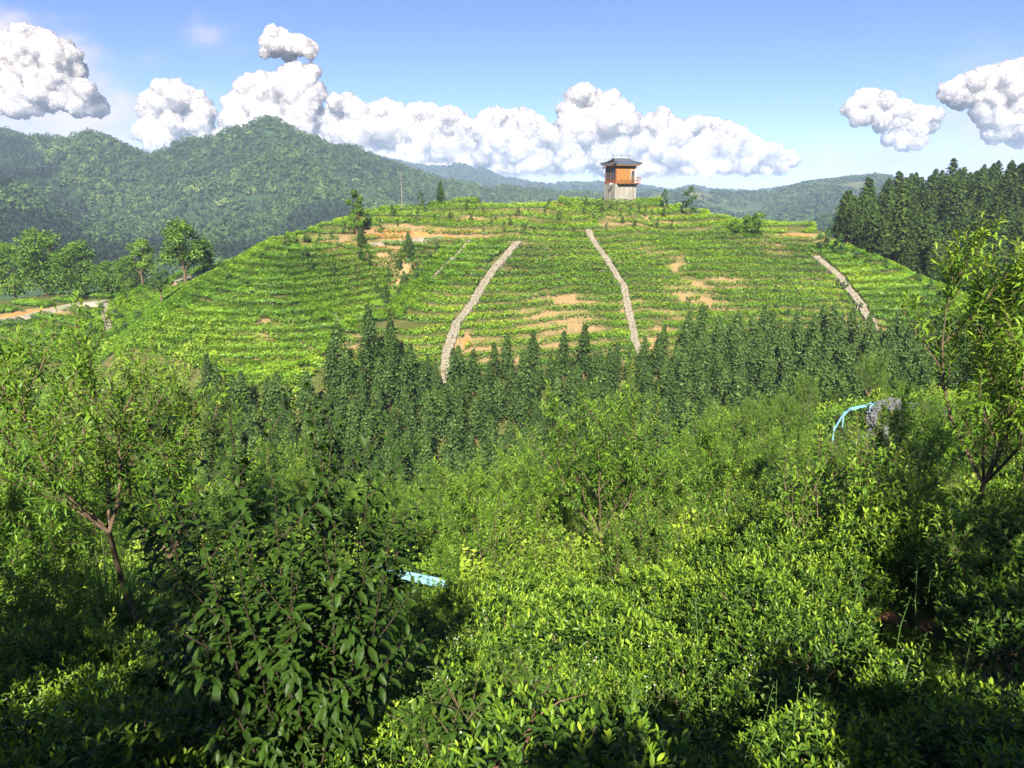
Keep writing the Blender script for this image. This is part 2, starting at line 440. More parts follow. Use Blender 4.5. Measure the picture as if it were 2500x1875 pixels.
m_ground, gnt, gout = new_mat('red_soil_ground')
gl = gnt.links.new
ga = N(gnt, 'ShaderNodeAttribute', attribute_name='soil')
gp = N(gnt, 'ShaderNodeNewGeometry')
gn = N(gnt, 'ShaderNodeTexNoise', inp={'Scale': 0.9, 'Detail': 8.0, 'Roughness': 0.65}); gl(gp.outputs['Position'], gn.inputs['Vector'])
gn2 = N(gnt, 'ShaderNodeTexNoise', inp={'Scale': 5.0, 'Detail': 6.0, 'Roughness': 0.7}); gl(gp.outputs['Position'], gn2.inputs['Vector'])
grass = ramp(gnt, [(0.3, (0.03, 0.045, 0.012)), (0.5, (0.07, 0.085, 0.02)), (0.7, (0.13, 0.11, 0.045))]); gl(gn2.outputs['Fac'], grass.inputs[0])
straw = ramp(gnt, [(0.3, (0.12, 0.085, 0.035)), (0.5, (0.23, 0.16, 0.075)), (0.72, (0.34, 0.25, 0.13))]); gl(gn2.outputs['Fac'], straw.inputs[0])
red = ramp(gnt, [(0.3, (0.24, 0.10, 0.035)), (0.5, (0.38, 0.17, 0.055)), (0.7, (0.45, 0.25, 0.10))]); gl(gn.outputs['Fac'], red.inputs[0])
def soil_mix(lo, hi):
    a = N(gnt, 'ShaderNodeMath', operation='MULTIPLY_ADD'); a.inputs[1].default_value = 0.9; gl(gn.outputs['Fac'], a.inputs[0]); gl(ga.outputs['Fac'], a.inputs[2])
    r = N(gnt, 'ShaderNodeMapRange'); r.inputs[1].default_value = lo; r.inputs[2].default_value = hi; gl(a.outputs[0], r.inputs[0]); return r.outputs[0]
mx1 = N(gnt, 'ShaderNodeMix', data_type='RGBA'); gl(soil_mix(0.6, 0.95), mx1.inputs[0]); gl(grass.outputs[0], mx1.inputs[6]); gl(straw.outputs[0], mx1.inputs[7])
mx2 = N(gnt, 'ShaderNodeMix', data_type='RGBA'); gl(soil_mix(1.35, 1.65), mx2.inputs[0]); gl(mx1.outputs[2], mx2.inputs[6]); gl(red.outputs[0], mx2.inputs[7])
gb = N(gnt, 'ShaderNodeBsdfPrincipled'); gb.inputs['Roughness'].default_value = 0.95; gb.inputs['Specular IOR Level'].default_value = 0.1
gbp = N(gnt, 'ShaderNodeBump'); gbp.inputs['Strength'].default_value = 0.7; gbp.inputs['Distance'].default_value = 0.15
gl(gn2.outputs['Fac'], gbp.inputs['Height']); gl(gbp.outputs[0], gb.inputs['Normal'])
gl(mx2.outputs[2], gb.inputs['Base Color']); gl(gb.outputs[0], gout.inputs[0])

def grid_mesh(name, X, Y, Z, mat, smooth=True, attr=None):
    ny, nx = X.shape; me = bpy.data.meshes.new(name)
    v = np.stack([X, Y, Z], -1).reshape(-1, 3)
    i = (np.arange(ny - 1)[:, None] * nx + np.arange(nx - 1)[None]).ravel()
    f = np.stack([i, i + 1, i + nx + 1, i + nx], 1)
    me.vertices.add(len(v)); me.vertices.foreach_set('co', v.astype(np.float32).ravel())
    me.loops.add(f.size); me.loops.foreach_set('vertex_index', f.astype(np.int32).ravel())
    me.polygons.add(len(f)); me.polygons.foreach_set('loop_start', (np.arange(len(f)) * 4).astype(np.int32))
    me.update(calc_edges=True)
    me.polygons.foreach_set('use_smooth', np.full(len(f), smooth))
    if attr:
        a = me.attributes.new(attr[0], 'FLOAT', 'POINT'); a.data.foreach_set('value', attr[1].astype(np.float32).ravel())
    me.materials.append(mat)
    return link(name, me)
# skirt: the outer ring of the sheet drops to the valley floor so nothing hangs in the air
ZG = ZZ.copy(); ZG[-1, :] = np.minimum(ZG[-1, :], -62); ZG[:, 0] = np.minimum(ZG[:, 0], -62); ZG[:, -1] = np.minimum(ZG[:, -1], -62); ZG[0, :] = ZG[0, :]
tag(grid_mesh('hillside_terrain', XX, YY, ZG, m_ground, True, ('soil', SOIL)), kind='structure')

# ------------------------------------------------------------------ distant mountains
def smooth_curve(pts, px):
    p = np.array(pts, float); return np.interp(px, p[:, 0], p[:, 1])
m_far_soil = surf_mat('forest_floor', [(0.3, (0.012, 0.03, 0.012)), (0.7, (0.03, 0.06, 0.02))], scale=0.02, rough=1.0)

def lmount():
    """The forested mountain on the left, with spurs and gullies."""
    ridge = [(-500, 300, 1150), (-250, 330, 1100), (0, 352, 1020), (90, 366, 980), (156, 362, 900), (224, 345, 830), (295, 358, 830), (367, 382, 850), (422, 366, 840), (464, 349, 830), (506, 359, 840), (540, 359, 850), (570, 348, 850), (607, 324, 850), (641, 306, 850), (671, 303, 850), (696, 313, 860),
             (717, 334, 870), (759, 358, 890), (802, 372, 910), (886, 386, 940), (969, 420, 980), (1053, 442, 1020), (1137, 453, 1060), (1222, 465, 1100), (1348, 482, 1150), (1411, 498, 1180), (1500, 520, 1200), (1700, 560, 1250)]
    pts = [tuple(P(*r)) for r in ridge]
    pts += [(x, y + 260, z - 130) for x, y, z in pts]
    for px, py, Y in [(224, 420, 760), (190, 480, 690), (130, 560, 600), (330, 450, 770), (350, 520, 700), (260, 560, 640), (400, 560, 680), (470, 420, 760), (480, 480, 690), (430, 590, 560), (520, 620, 520), (560, 480, 760), (600, 560, 680), (560, 600, 640),
                      (671, 380, 760), (660, 450, 690), (640, 520, 640), (760, 430, 800), (820, 480, 700), (790, 540, 600), (740, 600, 540), (900, 470, 820), (1000, 490, 880), (1100, 500, 940), (1250, 520, 1000), (900, 560, 640), (1050, 560, 760),
                      (0, 470, 560), (60, 500, 520), (130, 560, 480), (0, 600, 430), (200, 620, 430), (-200, 440, 600), (-300, 520, 520), (60, 430, 760), (0, 420, 820), (300, 640, 430), (600, 640, 440), (900, 640, 470), (1300, 580, 700), (1500, 600, 760), (-300, 620, 420)]:
        pts.append(tuple(P(px, py, Y)))
    pts += [(-500, 330, -60), (-250, 300, -62), (-100, 320, -64), (50, 380, -66), (200, 480, -66), (350, 700, -66), (400, 1000, -60)]
    q = np.array(pts); wg = rbf_fit(q[:, :2], q[:, 2], 200.0)
    x = np.arange(-820, 440, 7.0); y = np.arange(300, 1330, 7.0)
    X, Y = np.meshgrid(x, y)
    Z = rbf_eval(q[:, :2], wg, X, Y)
    rg = 1 - np.abs(2 * fbm(X / 130 + 0.3 * Y / 130, Y / 260, 21, 3) - 1)
    Z = Z + (rg - 0.7) * 34 + (fbm(X / 40, Y / 40, 5, 3) - 0.5) * 10
    return X, Y, np.maximum(Z, -68 + 0 * Z)
LX, LY, LZ = lmount()
tag(grid_mesh('forested_mountain', LX, LY, LZ, m_far_soil), kind='structure')

def ridge_range(name, crest, Y, depth, zfoot, nu, nv, seed, amp, mat):
    """A range of hills whose crest line runs through the given sight lines, at distance Y(px)."""
    p = np.array(crest, float)
    u = np.linspace(p[0, 0], p[-1, 0], nu)
    cpy = np.interp(u, p[:, 0], p[:, 1])
    cr = P(u, cpy, Y)
    v = np.linspace(-1, 0.6, nv)
    X = cr[None, :, 0] * (1 + v[:, None] * depth / Y); Yy = cr[None, :, 1] * (1 + v[:, None] * depth / Y)
    prof = np.where(v < 0, 1 - np.abs(v) ** 1.25, 1 - (v / 0.6) ** 2)[:, None]
    Z = zfoot + (cr[None, :, 2] - zfoot) * prof
    wv = np.clip(np.abs(v) * 3, 0, 1)[:, None]
    rg = 1 - np.abs(2 * fbm(X / (depth * 0.30), Yy / (depth * 0.9), seed, 4) - 1)
    Z = Z + wv * (rg - 0.72) * amp + (fbm(X / 60, Yy / 60, seed + 3, 3) - 0.5) * amp * 0.15
    return X, Yy, Z, tag(grid_mesh(name, X, Yy, Z, mat), kind='structure')
m_far1 = surf_mat('far_forest', [(0.3, (0.012, 0.032, 0.016)), (0.55, (0.03, 0.06, 0.024)), (0.8, (0.06, 0.085, 0.03))], scale=0.012, rough=1.0, bump=1.0, dist=12.0, detail=9)
m_far2 = surf_mat('mid_forest', [(0.3, (0.02, 0.045, 0.018)), (0.5, (0.045, 0.075, 0.025)), (0.62, (0.13, 0.11, 0.05)), (0.8, (0.17, 0.12, 0.06))], scale=0.008, rough=1.0, bump=1.0, dist=8.0, detail=9)
FAR = []
FAR.append(ridge_range('blue_mountain_range', [(700, 370), (860, 380), (939, 394), (980, 403), (1011, 409), (1060, 414), (1095, 416), (1110, 410), (1135, 411), (1160, 425), (1175, 418), (1190, 424), (1222, 442), (1270, 448), (1306, 456), (1340, 459), (1407, 454), (1466, 456), (1520, 452), (1600, 465), (1642, 472), (1690, 460), (1740, 470), (1900, 480), (2100, 490)],
                2600.0, 900, -70, 420, 60, 31, 60, m_far1))
FAR.append(ridge_range('hazy_mountain_range', [(1850, 470), (2000, 452), (2150, 450), (2224, 450), (2308, 446), (2402, 440), (2450, 436), (2486, 434), (2600, 425), (2800, 410), (3100, 430)], 2900.0, 900, -70, 300, 50, 37, 60, m_far1))
FAR.append(ridge_range('mottled_mountain', [(1450, 500), (1560, 480), (1600, 470), (1642, 474), (1684, 463), (1727, 474), (1790, 478), (1853, 476), (1895, 470), (1959, 455), (2022, 446), (2085, 436), (2130, 434), (2170, 438), (2216, 458), (2270, 475), (2350, 500), (2500, 520), (2800, 520)], 1350.0, 620, -70, 420, 90, 43, 46, m_far2))
FAR.append(ridge_range('wooded_foothill', [(1850, 600), (1950, 575), (2000, 548), (2050, 540), (2100, 528), (2160, 535), (2300, 520), (2500, 500), (2700, 480)], 640.0, 260, -70, 200, 50, 53, 14, m_far_soil))
# valley floor out to the horizon
fl = MB(); fl.add([(-4000, -300, -69), (4000, -300, -69), (4000, 3600, -69), (-4000, 3600, -69)], np.array([[0, 1, 2, 3]]))
tag(fl.build('valley_floor', m_far_soil), kind='structure')

# ------------------------------------------------------------------ lookout tower on the knoll
m_conc = surf_mat('stained_concrete', [(0.25, (0.10, 0.092, 0.073)), (0.45, (0.20, 0.186, 0.156)), (0.6, (0.265, 0.25, 0.212)), (0.8, (0.30, 0.287, 0.25))], scale=1.0, coord='Object', stretch=(4.5, 4.5, 0.35), rough=0.9, bump=0.2)
m_wood = surf_mat('orange_varnished_wood', [(0.28, (0.09, 0.03, 0.01)), (0.42, (0.22, 0.10, 0.028)), (0.6, (0.29, 0.14, 0.042)), (0.8, (0.34, 0.19, 0.07))], scale=6.0, coord='Object', stretch=(1, 1, 0.6), rough=0.55, detail=8)
m_dwood = surf_mat('dark_red_wood', [(0.3, (0.11, 0.035, 0.015)), (0.7, (0.24, 0.085, 0.035))], scale=5, coord='Object', stretch=(1, 1, 0.3), rough=0.6)
m_glass = surf_mat('dark_window_glass', [(0.3, (0.012, 0.02, 0.035)), (0.7, (0.03, 0.05, 0.085))], scale=0.8, coord='Object', rough=0.08, spec=0.6)
m_tile = surf_mat('blue_grey_roof_tile', [(0.3, (0.035, 0.042, 0.055)), (0.7, (0.085, 0.10, 0.13))], scale=3.0, coord='Object', stretch=(5, 1, 1), rough=0.45, bump=0.6, dist=0.05)
m_white = surf_mat('white_paint', [(0.3, (0.33, 0.32, 0.30)), (0.7, (0.46, 0.45, 0.43))], scale=4, coord='Object', rough=0.6)
m_dark = surf_mat('dark_grey_metal', [(0.3, (0.03, 0.03, 0.032)), (0.7, (0.07, 0.07, 0.07))], scale=4, coord='Object', rough=0.5)

TZ = 0.05                                             # level of the top of the concrete base
corner = P(1502.5, 449, 136.5); RZ = R(20.6)
ax = np.array([cos(RZ), sin(RZ), 0]); ay = np.array([-sin(RZ), cos(RZ), 0])
tc0 = corner + ax * 2.08 + ay * 2.08
TWR = np.array([tc0[0], tc0[1], 0.0])
tz0 = float(H(tc0[0], tc0[1]))
tw = empty('lookout_tower', (tc0[0], tc0[1], tz0), RZ)
tag(tw, 'small square lookout tower with wooden cabin on a concrete base, on the hilltop', 'tower')
b0 = TZ - tz0                                          # base top in tower coordinates
mb = MB(); h = b0 + 1.2
mb.box((-0.22, 0, b0 - h / 2), (3.72, 4.16, h)); mb.box((1.885, 0.02, b0 - h / 2), (0.36, 4.1, h))
mb.box((1.665, 0.06, b0 - h / 2), (0.05, 4.0, h - 0.01)); mb.box((0, 0, b0 + 0.03), (4.22, 4.22, 0.06))
mb.build('concrete_base', m_conc, tw)
mb = MB(); mb.tube([(1.665, -2.05, b0 - 0.02), (1.665, -2.05, b0 - 3.6)], 0.045, 8); mb.build('drain_pipe', m_dark, tw)
c0 = b0 + 0.06; ch = 3.2
mb = MB(); mb.box((0, 0, c0 + ch / 2), (3.84, 3.84, ch)); mb.build('cabin_wall', m_wood, tw)
for sx in (-1, 1):
    for sy in (-1, 1):
        mb = MB(); mb.box((sx * 1.92, sy * 1.92, c0 + ch / 2), (0.2, 0.2, ch + 0.01)); mb.build('corner_post', m_white if (sx, sy) == (1, -1) else m_dwood, tw)
mb = MB()
for s in (-1, 1):
    mb.box((0, s * 1.942, c0 + ch - 0.30), (3.6, 0.05, 0.62)); mb.box((s * 1.942, 0, c0 + ch - 0.28), (0.05, 3.6, 0.6))
mb.build('upper_band', m_dwood, tw)
mb = MB()
for i in range(7): mb.box((-1.945, -1.62 + i * 0.54, c0 + 0.28), (0.05, 0.42, 0.5))
mb.box((-1.95, 0, c0 + 0.57), (0.09, 3.6, 0.07)); mb.build('sill_panel', m_dwood, tw)
for k, yy in enumerate((-0.9, 0.9)):
    f = MB()
    for s in (-1, 1): f.box((-1.955, yy + s * 0.82, c0 + 1.6), (0.09, 0.09, 1.98)); 
    f.box((-1.955, yy, c0 + 2.58), (0.088, 1.55, 0.09)); f.box((-1.955, yy, c0 + 0.66), (0.088, 1.55, 0.09)); f.box((-1.955, yy, c0 + 1.6), (0.06, 0.05, 1.8))
    win = f.build('window', m_dwood, tw)
    g = MB(); g.box((-1.935, yy, c0 + 1.62), (0.03, 1.54, 1.84)); g.build('pane', m_glass, win)
d = MB(); d.box((1.36, -1.945, c0 + 1.15), (0.66, 0.06, 2.1)); d = d.build('door', m_dark, tw)
f = MB(); f.box((0.98, -1.95, c0 + 1.18), (0.1, 0.08, 2.2)); f.box((1.74, -1.95, c0 + 1.18), (0.1, 0.08, 2.2)); f.box((1.36, -1.95, c0 + 2.26), (0.66, 0.082, 0.1)); f.build('door_frame', m_white, d)
f = MB(); f.tube([(1.12, -2.0, c0 + 1.05), (1.12, -2.0, c0 + 1.2)], 0.02, 6); f.build('handle', m_white, d)
# balcony along the right-hand side and round the end
bl = MB(); bl.box((0.35, -2.25, c0 + 0.06), (4.3, 1.0, 0.14)); bl.box((2.30, 0.2, c0 + 0.055), (0.42, 3.9, 0.13))
for x in (-1.5, -0.6, 0.3, 1.2, 2.1): bl.box((x, -2.3, c0 - 0.09), (0.1, 0.85, 0.16))
bl = bl.build('balcony', m_dwood, tw)
rl = MB()
px_ = np.linspace(-1.75, 2.45, 8)
for x in px_: rl.box((x, -2.7, c0 + 0.6), (0.07, 0.07, 0.95))
for y in (-1.9, -1.0, 0.0, 1.0, 2.0): rl.box((2.47, y, c0 + 0.6), (0.07, 0.07, 0.95))
rl.box((0.35, -2.7, c0 + 1.1), (4.3, 0.09, 0.06)); rl.box((0.35, -2.7, c0 + 0.34), (4.2, 0.05, 0.05)); rl.box((2.47, -0.3, c0 + 1.1), (0.09, 4.7, 0.058)); rl.box((2.47, -0.3, c0 + 0.34), (0.05, 4.6, 0.05))
for x in np.arange(-1.6, 2.4, 0.2): rl.box((x, -2.7, c0 + 0.7), (0.025, 0.025, 0.75))
for y in np.arange(-2.5, 1.9, 0.2): rl.box((2.47, y, c0 + 0.7), (0.025, 0.025, 0.75))
rl.build('railing', m_wood, bl)
# hip-and-gable roof with lifted corners
e = 2.62; rz0 = c0 + ch - 0.02; gx_ = 1.35; rh = 1.22
def eave(n=9):
    """Eave line all round: (x, y, z), z lifts towards the corners."""
    t = np.linspace(-1, 1, n); lift = 0.30 * np.abs(t) ** 4; k = 1 + 0.05 * np.abs(t) ** 6
    return t, lift, k
rf = MB(); t, lift, k = eave(13)
def roof_side(ang, toph):
    """One slope, curved in section, from the eave up to the ridge."""
    ca, sa = cos(ang), sin(ang)
    rows = []
    along_x = abs(sa) < 0.5
    for s in np.linspace(0, 1, 7):
        if along_x:                                    # main slopes, up to the ridge
            half = e * (1 - s) + gx_ * s if s < 0.45 else max(gx_ + 0.15, e * (1 - s) + gx_ * s)
            y = -e * (1 - s); z = rz0 + rh * (0.75 * s + 0.25 * s * s)
        else:                                          # end slopes, up to the gable foot
            q = s * 0.42
            half = e * (1 - q) + 0.0; y = -e * (1 - q) - 0.0; z = rz0 + rh * (0.75 * q + 0.25 * q * q)
            half = e * (1 - q)
        x = t * half; zz = z + lift * (1 - s) ** 2
        yy = np.full_like(x, y) * (1 + (k - 1) * (1 - s))
        rows.append(np.stack([x * (1 + (k - 1) * (1 - s)), yy, zz], 1))
    v = np.array(rows); n = len(t)
    if ang in (pi / 2, -pi / 2):                       # x and y swap
        pass
    v = v.reshape(-1, 3); v = np.stack([v[:, 0] * ca - v[:, 1] * sa, v[:, 0] * sa + v[:, 1] * ca, v[:, 2]], 1)
    i = (np.arange(6)[:, None] * n + np.arange(n - 1)[None]).ravel(); f = np.stack([i, i + 1, i + n + 1, i + n], 1)
    rf.add(v, f)
    return v
roof_side(0, 1); roof_side(pi, 1); roof_side(pi / 2, .42); roof_side(-pi / 2, .42)
rf = rf.build('roof', m_tile, tw)
so = rf.modifiers.new('thickness', 'SOLIDIFY'); so.thickness = 0.12; so.offset = -1
gb_ = MB(); zg = rz0 + rh * (0.75 * .42 + .25 * .42 ** 2)
for s in (-1, 1):
    gb_.add([(s * (gx_ + 0.02), -1.45, zg + 0.02), (s * (gx_ + 0.02), 1.45, zg + 0.02), (s * (gx_ + 0.02), 0, rz0 + rh - 0.06), (s * (gx_ - .1), -1.45, zg + 0.02), (s * (gx_ - .1), 1.45, zg + 0.02), (s * (gx_ - .1), 0, rz0 + rh - 0.06)],
            [np.array([[0, 1, 2], [3, 5, 4]]), np.array([[0, 3, 4, 1], [1, 4, 5, 2], [0, 2, 5, 3]])])
gb_.build('gable_board', m_dwood, rf)
rd = MB(); rd.box((0, 0, rz0 + rh + 0.05), (2 * gx_ + 0.5, 0.14, 0.18)); rd = rd.build('ridge_cap', m_white, rf)
for x in (-gx_ - 0.15, 0, gx_ + 0.15):
    fi = MB(); fi.tube([(x, 0, rz0 + rh + 0.12), (x, 0, rz0 + rh + 0.24), (x, 0, rz0 + rh + 0.34), (x, 0, rz0 + rh + 0.44)], [0.05, 0.1, 0.09, 0.02], 8); fi.build('ridge_finial', m_dark, rf)
for sx in (-1, 1):
    for sy in (-1, 1):
        hr = MB(); hr.tube([(sx * e * (1 - q) * (1 + .05 * (1 - q) ** 2), sy * e * (1 - q) * (1 + .05 * (1 - q) ** 2), rz0 + rh * (0.75 * q + .25 * q * q) + 0.3 * (1 - q) ** 2 + 0.06) for q in np.linspace(0, 0.45, 5)], 0.06, 6); hr.build('hip_ridge', m_dark, rf)
fs = MB()
for s in (-1, 1): fs.box((0, s * (e - 0.06), rz0 - 0.09), (2 * e - 0.6, 0.07, 0.12)); fs.box((s * (e - 0.06), 0, rz0 - 0.09), (0.07, 2 * e - 0.6, 0.12))
fs.build('eave_board', m_wood, rf)
for (x, y, mm) in ((-2.3, 2.1, m_dark), (2.45, -2.3, m_white)):
    lm = MB(); lm.box((x, y, rz0 - 0.5), (0.26, 0.26, 0.34), taper=1.15); lm.tube([(x, y, rz0 - 0.02), (x, y, rz0 - 0.34)], 0.015, 5); lm.build('hanging_lantern', mm, tw)
sp = MB(); sp.tube([(-2.15, -1.3, b0 - 0.02), (-2.75, -1.36, b0 + 0.02)], [0.06, 0.24], 10); sp.box((-2.12, -1.3, b0 + 0.0), (0.1, 0.12, 0.2)); sp.build('loudspeaker', m_white, tw)

# ------------------------------------------------------------------ paths and roads
m_stone = surf_mat('pale_stone_step', [(0.25, (0.11, 0.09, 0.06)), (0.5, (0.20, 0.178, 0.135)), (0.75, (0.29, 0.265, 0.21))], scale=2.2, rough=0.9, bump=0.4)
m_paleroad = surf_mat('pale_concrete_road', [(0.3, (0.19, 0.17, 0.13)), (0.7, (0.30, 0.275, 0.225))], scale=0.8, rough=0.9)
m_road = surf_mat('grey_concrete_road', [(0.3, (0.10, 0.098, 0.105)), (0.7, (0.19, 0.185, 0.195))], scale=0.7, rough=0.9)
PATHS = []
def polyline(pts, gap):
    pts = np.asarray(pts, float); d = np.concatenate([[0], np.cumsum(np.linalg.norm(np.diff(pts[:, :2], axis=0), axis=1))])
    s = np.arange(0, d[-1], gap); return np.stack([np.interp(s, d, pts[:, i]) for i in range(3)], 1)
def stone_path(pxs, width, label, y0=60, gap=0.42):
    p = polyline(hit([a for a, b in pxs], [b for a, b in pxs], y0), gap)
    p[:, 0] += (fbm(p[:, 1] / 3, p[:, 1] * 0, 77, 2) - 0.5) * 0.5
    PATHS.append((p[:, :2], width))
    z = H(p[:, 0], p[:, 1]); mb = MB(); g = np.gradient(p[:, :2], axis=0)
    for i in range(len(p)):
        a = math.atan2(g[i, 1], g[i, 0]); r = random.Random(i * 7 + len(p))
        n = 2 if r.random() < 0.6 else 1
        for k in range(n):
            off = 0 if n == 1 else (k - 0.5) * width * 0.5
            mb.box((p[i, 0] - sin(a) * off, p[i, 1] + cos(a) * off, z[i] + 0.16 + r.uniform(-.05, .05)), (gap * 1.12, width / n - 0.03 + r.uniform(-.12, .12), 0.5), a + r.uniform(-.12, .12), r.random())
    o = mb.build('stone_path', m_stone)
    tag(o, kind='structure'); return o
stone_path([(1266, 597), (1234, 630), (1205, 668), (1180, 700), (1154, 744), (1125, 786), (1104, 820), (1091, 858), (1089, 900), (1085, 940)], 1.15, '')
stone_path([(1433, 567), (1454, 601), (1471, 626), (1500, 668), (1523, 702), (1528, 736), (1536, 782), (1547, 820), (1559, 862), (1565, 900)], 0.95, '')
stone_path([(1994, 632), (2022, 658), (2056, 689), (2081, 721), (2102, 753), (2123, 791), (2140, 830), (2150, 850)], 1.15, '')
stone_path([(1150, 591), (1123, 621), (1091, 651), (1058, 686)], 0.5, '')
stone_path([(258, 745), (256, 770), (262, 795), (270, 815)], 0.9, '', 108)
def ribbon(name, p, width, lift, mat, skirt=0.8):
    p = polyline(p, 0.8); g = np.gradient(p[:, :2], axis=0); nrm = np.stack([-g[:, 1], g[:, 0]], 1); nrm /= np.linalg.norm(nrm, axis=1)[:, None]
    z = p[:, 2]; k = np.ones(9) / 9; z = np.convolve(np.pad(z, 4, 'edge'), k, 'valid')
    PATHS.append((p[:, :2], width + 0.3))
    L_ = np.column_stack([p[:, :2] + nrm * width / 2, z + lift]); R_ = np.column_stack([p[:, :2] - nrm * width / 2, z + lift])
    Ld = L_ - [0, 0, skirt]; Rd = R_ - [0, 0, skirt]; n = len(p)
    v = np.concatenate([Ld, L_, R_, Rd]); i = np.arange(n - 1)
    mb = MB()
    mb.add(v, np.concatenate([np.stack([i + a * n, i + 1 + a * n, i + 1 + (a + 1) * n, i + (a + 1) * n], 1) for a in range(3)]))
    return tag(mb.build(name, mat), kind='structure')
def on(px, py, y0): return hit(px, py, y0)
ribbon('pale_road', on([-80, 0, 60, 130, 190, 262], [802, 783, 776, 759, 744, 739], 108), 2.4, 0.35, m_paleroad)
ribbon('pale_road', on([430, 470, 510, 540], [698, 684, 670, 657], 100), 1.6, 0.55, m_paleroad)
ribbon('dirt_road', on([880, 940, 1010, 1090], [603, 595, 588, 578], 100), 1.2, 0.25, m_paleroad)
rp = np.array([(22.2, 42.2), (23, 43), (24.2, 44), (26.2, 48.6), (27.5, 50.2), (29.0, 51.3)], float)
rp = np.column_stack([rp, H(rp[:, 0], rp[:, 1])]); rp[-3:, 2] = -15.0
ribbon('road', rp, 4.6, 0.12, m_road, 1.5)
def guardrail(pts, label, hgt=1.0):
    """Blue W-beam rail on posts; pts are at the middle of the beam."""
    p = polyline(pts, 0.5); g = np.gradient(p[:, :2], axis=0); nr = np.stack([-g[:, 1], g[:, 0], 0 * g[:, 0]], 1); nr /= np.linalg.norm(nr, axis=1)[:, None]
    prof = [(a * hgt, b * hgt) for a, b in [(-.155, 0), (-.13, .05), (-.08, .075), (-.03, .03), (0, 0.0), (.03, .03), (.08, .075), (.13, .05), (.155, 0)]]
    mb = MB(); n = len(p); v = np.concatenate([p - nr * b + [0, 0, a] for a, b in prof]); i = np.arange(n - 1)
    mb.add(v, np.concatenate([np.stack([i + a * n, i + 1 + a * n, i + 1 + (a + 1) * n, i + (a + 1) * n], 1) for a in range(len(prof) - 1)]))
    root = empty('guardrail', (0, 0, 0)); tag(root, label, 'guardrail', 'blue roadside guardrails')
    o = mb.build('beam', m_blue, root, smooth=True)
    md = o.modifiers.new('thickness', 'SOLIDIFY'); md.thickness = 0.012
    for q in p[1::7]:
        pm = MB(); pm.tube([q + [0, 0.06, -0.9], q + [0, 0.06, 0.16]], 0.045, 8); pm.build('post', m_blue, root)
m_blue = surf_mat('faded_sky_blue_paint', [(0.3, (0.11, 0.27, 0.34)), (0.7, (0.20, 0.38, 0.43))], scale=1.5, rough=0.45, spec=0.4)
guardrail(np.array([P(900, 1372, 20.6), P(948, 1396, 20.0), P(1080, 1424, 19.4), P(1110, 1432, 19.2)]), 'pale blue guardrail low in the greenery behind the dark peach tree')
zr = -14.25
guardrail(np.array([P(px, py, zr / float(ray(px, py)[1])) for px, py in [(2034, 1052), (2054, 1018), (2074, 999), (2122, 989), (2150, 985)]]), 'pale blue guardrail bending round the curve of the grey road', 0.75)

# ------------------------------------------------------------------ tea on the hill: contour rows and closed stands
def proj(x, y, z):
    d = y * cos(PITCH) - z * sin(PITCH); u = y * sin(PITCH) + z * cos(PITCH)
    d = np.maximum(d, 0.1)
    return 1250 + FPX * x / d, 937.5 - FPX * u / d
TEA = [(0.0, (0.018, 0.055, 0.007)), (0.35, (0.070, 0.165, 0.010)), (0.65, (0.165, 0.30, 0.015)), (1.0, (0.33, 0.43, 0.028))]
m_tea = leaf_mat('tea_leaf', TEA, rough=0.45, trans=0.3, spec=0.35)
LOW = [(-300, 930), (0, 905), (250, 880), (330, 852), (430, 885), (600, 948), (720, 945), (800, 905), (950, 905), (1100, 915), (1300, 905), (1560, 885), (1700, 855), (1900, 838), (2000, 835), (2150, 845), (2330, 835), (2400, 830)]
PX1 = [(1266, 590), (1234, 630), (1205, 668), (1180, 700), (1154, 744), (1125, 786), (1104, 820), (1091, 858), (1085, 960)]
PX2 = [(1425, 560), (1433, 567), (1454, 601), (1471, 626), (1500, 668), (1523, 702), (1528, 736), (1536, 782), (1547, 820), (1559, 860), (1570, 960)]
PX3 = [(1960, 600), (1994, 632), (2022, 658), (2056, 689), (2081, 721), (2102, 753), (2123, 791), (2140, 829), (2155, 900)]
RDG = [(1262, 596), (1200, 640), (1130, 680), (1050, 720), (960, 760), (880, 815), (780, 880), (730, 910), (680, 960)]
def at(pl, py):
    a = np.array(pl, float); return np.interp(py, a[:, 1], a[:, 0])
n = 2100000
X = rng.uniform(-98, 84, n); Y = rng.uniform(74, 150, n)
Z = H(X, Y); px, py = proj(X, Y, Z)
low = np.interp(px, [a for a, b in LOW], [b for a, b in LOW])
keep = (py < low + 8 * (vnoise(X / 2, Y / 2, 4) - .5)) & (px > -250) & (px < 2420)
keep &= ~((X > 52) & (Y > 128)) & ~((X < -58) & (Y > 131)) & ~((X < -20) & (Y > 147))
X, Y, Z, px, py = [a[keep] for a in (X, Y, Z, px, py)]
gxx, gyy = grad(X, Y); sl = np.hypot(gxx, gyy)
zb = bil(ZB, X, Y) + (fbm(X / 12, Y / 12, 31, 3) - 0.5) * 0.9
up = (bil(TERR, X, Y) > 0.25)
r1 = at(PX1, py); r2 = at(PX2, py); r3 = at(PX3, py); rdg = at(RDG, py)
front = (py > 560) | (Y < 128)
zone = np.full(len(X), 0)                       # 0 closed stand on the left shoulder
zone[(px > rdg)] = 1; zone[px > r1] = 2; zone[px > r2] = 3; zone[px > r3] = 4
zone[(py < 600) & (px < 1262)] = 5; zone[up & (px < 1262)] = 6; zone[up & (px >= 1262) & (px < 1840)] = 7; zone[(px > 1860) & up] = 8
zone[(px < 640) & (Y > 106) & (px < 330 + (Y - 106) * 14)] = 9
dz = np.where(np.isin(zone, (6, 7, 8)), 1.0, 0.80)
lev = np.floor(zb / dz).astype(int); ph = zb / dz - lev - 0.5
d = ph * dz / np.maximum(sl, 0.12)              # signed distance across the row, uphill positive
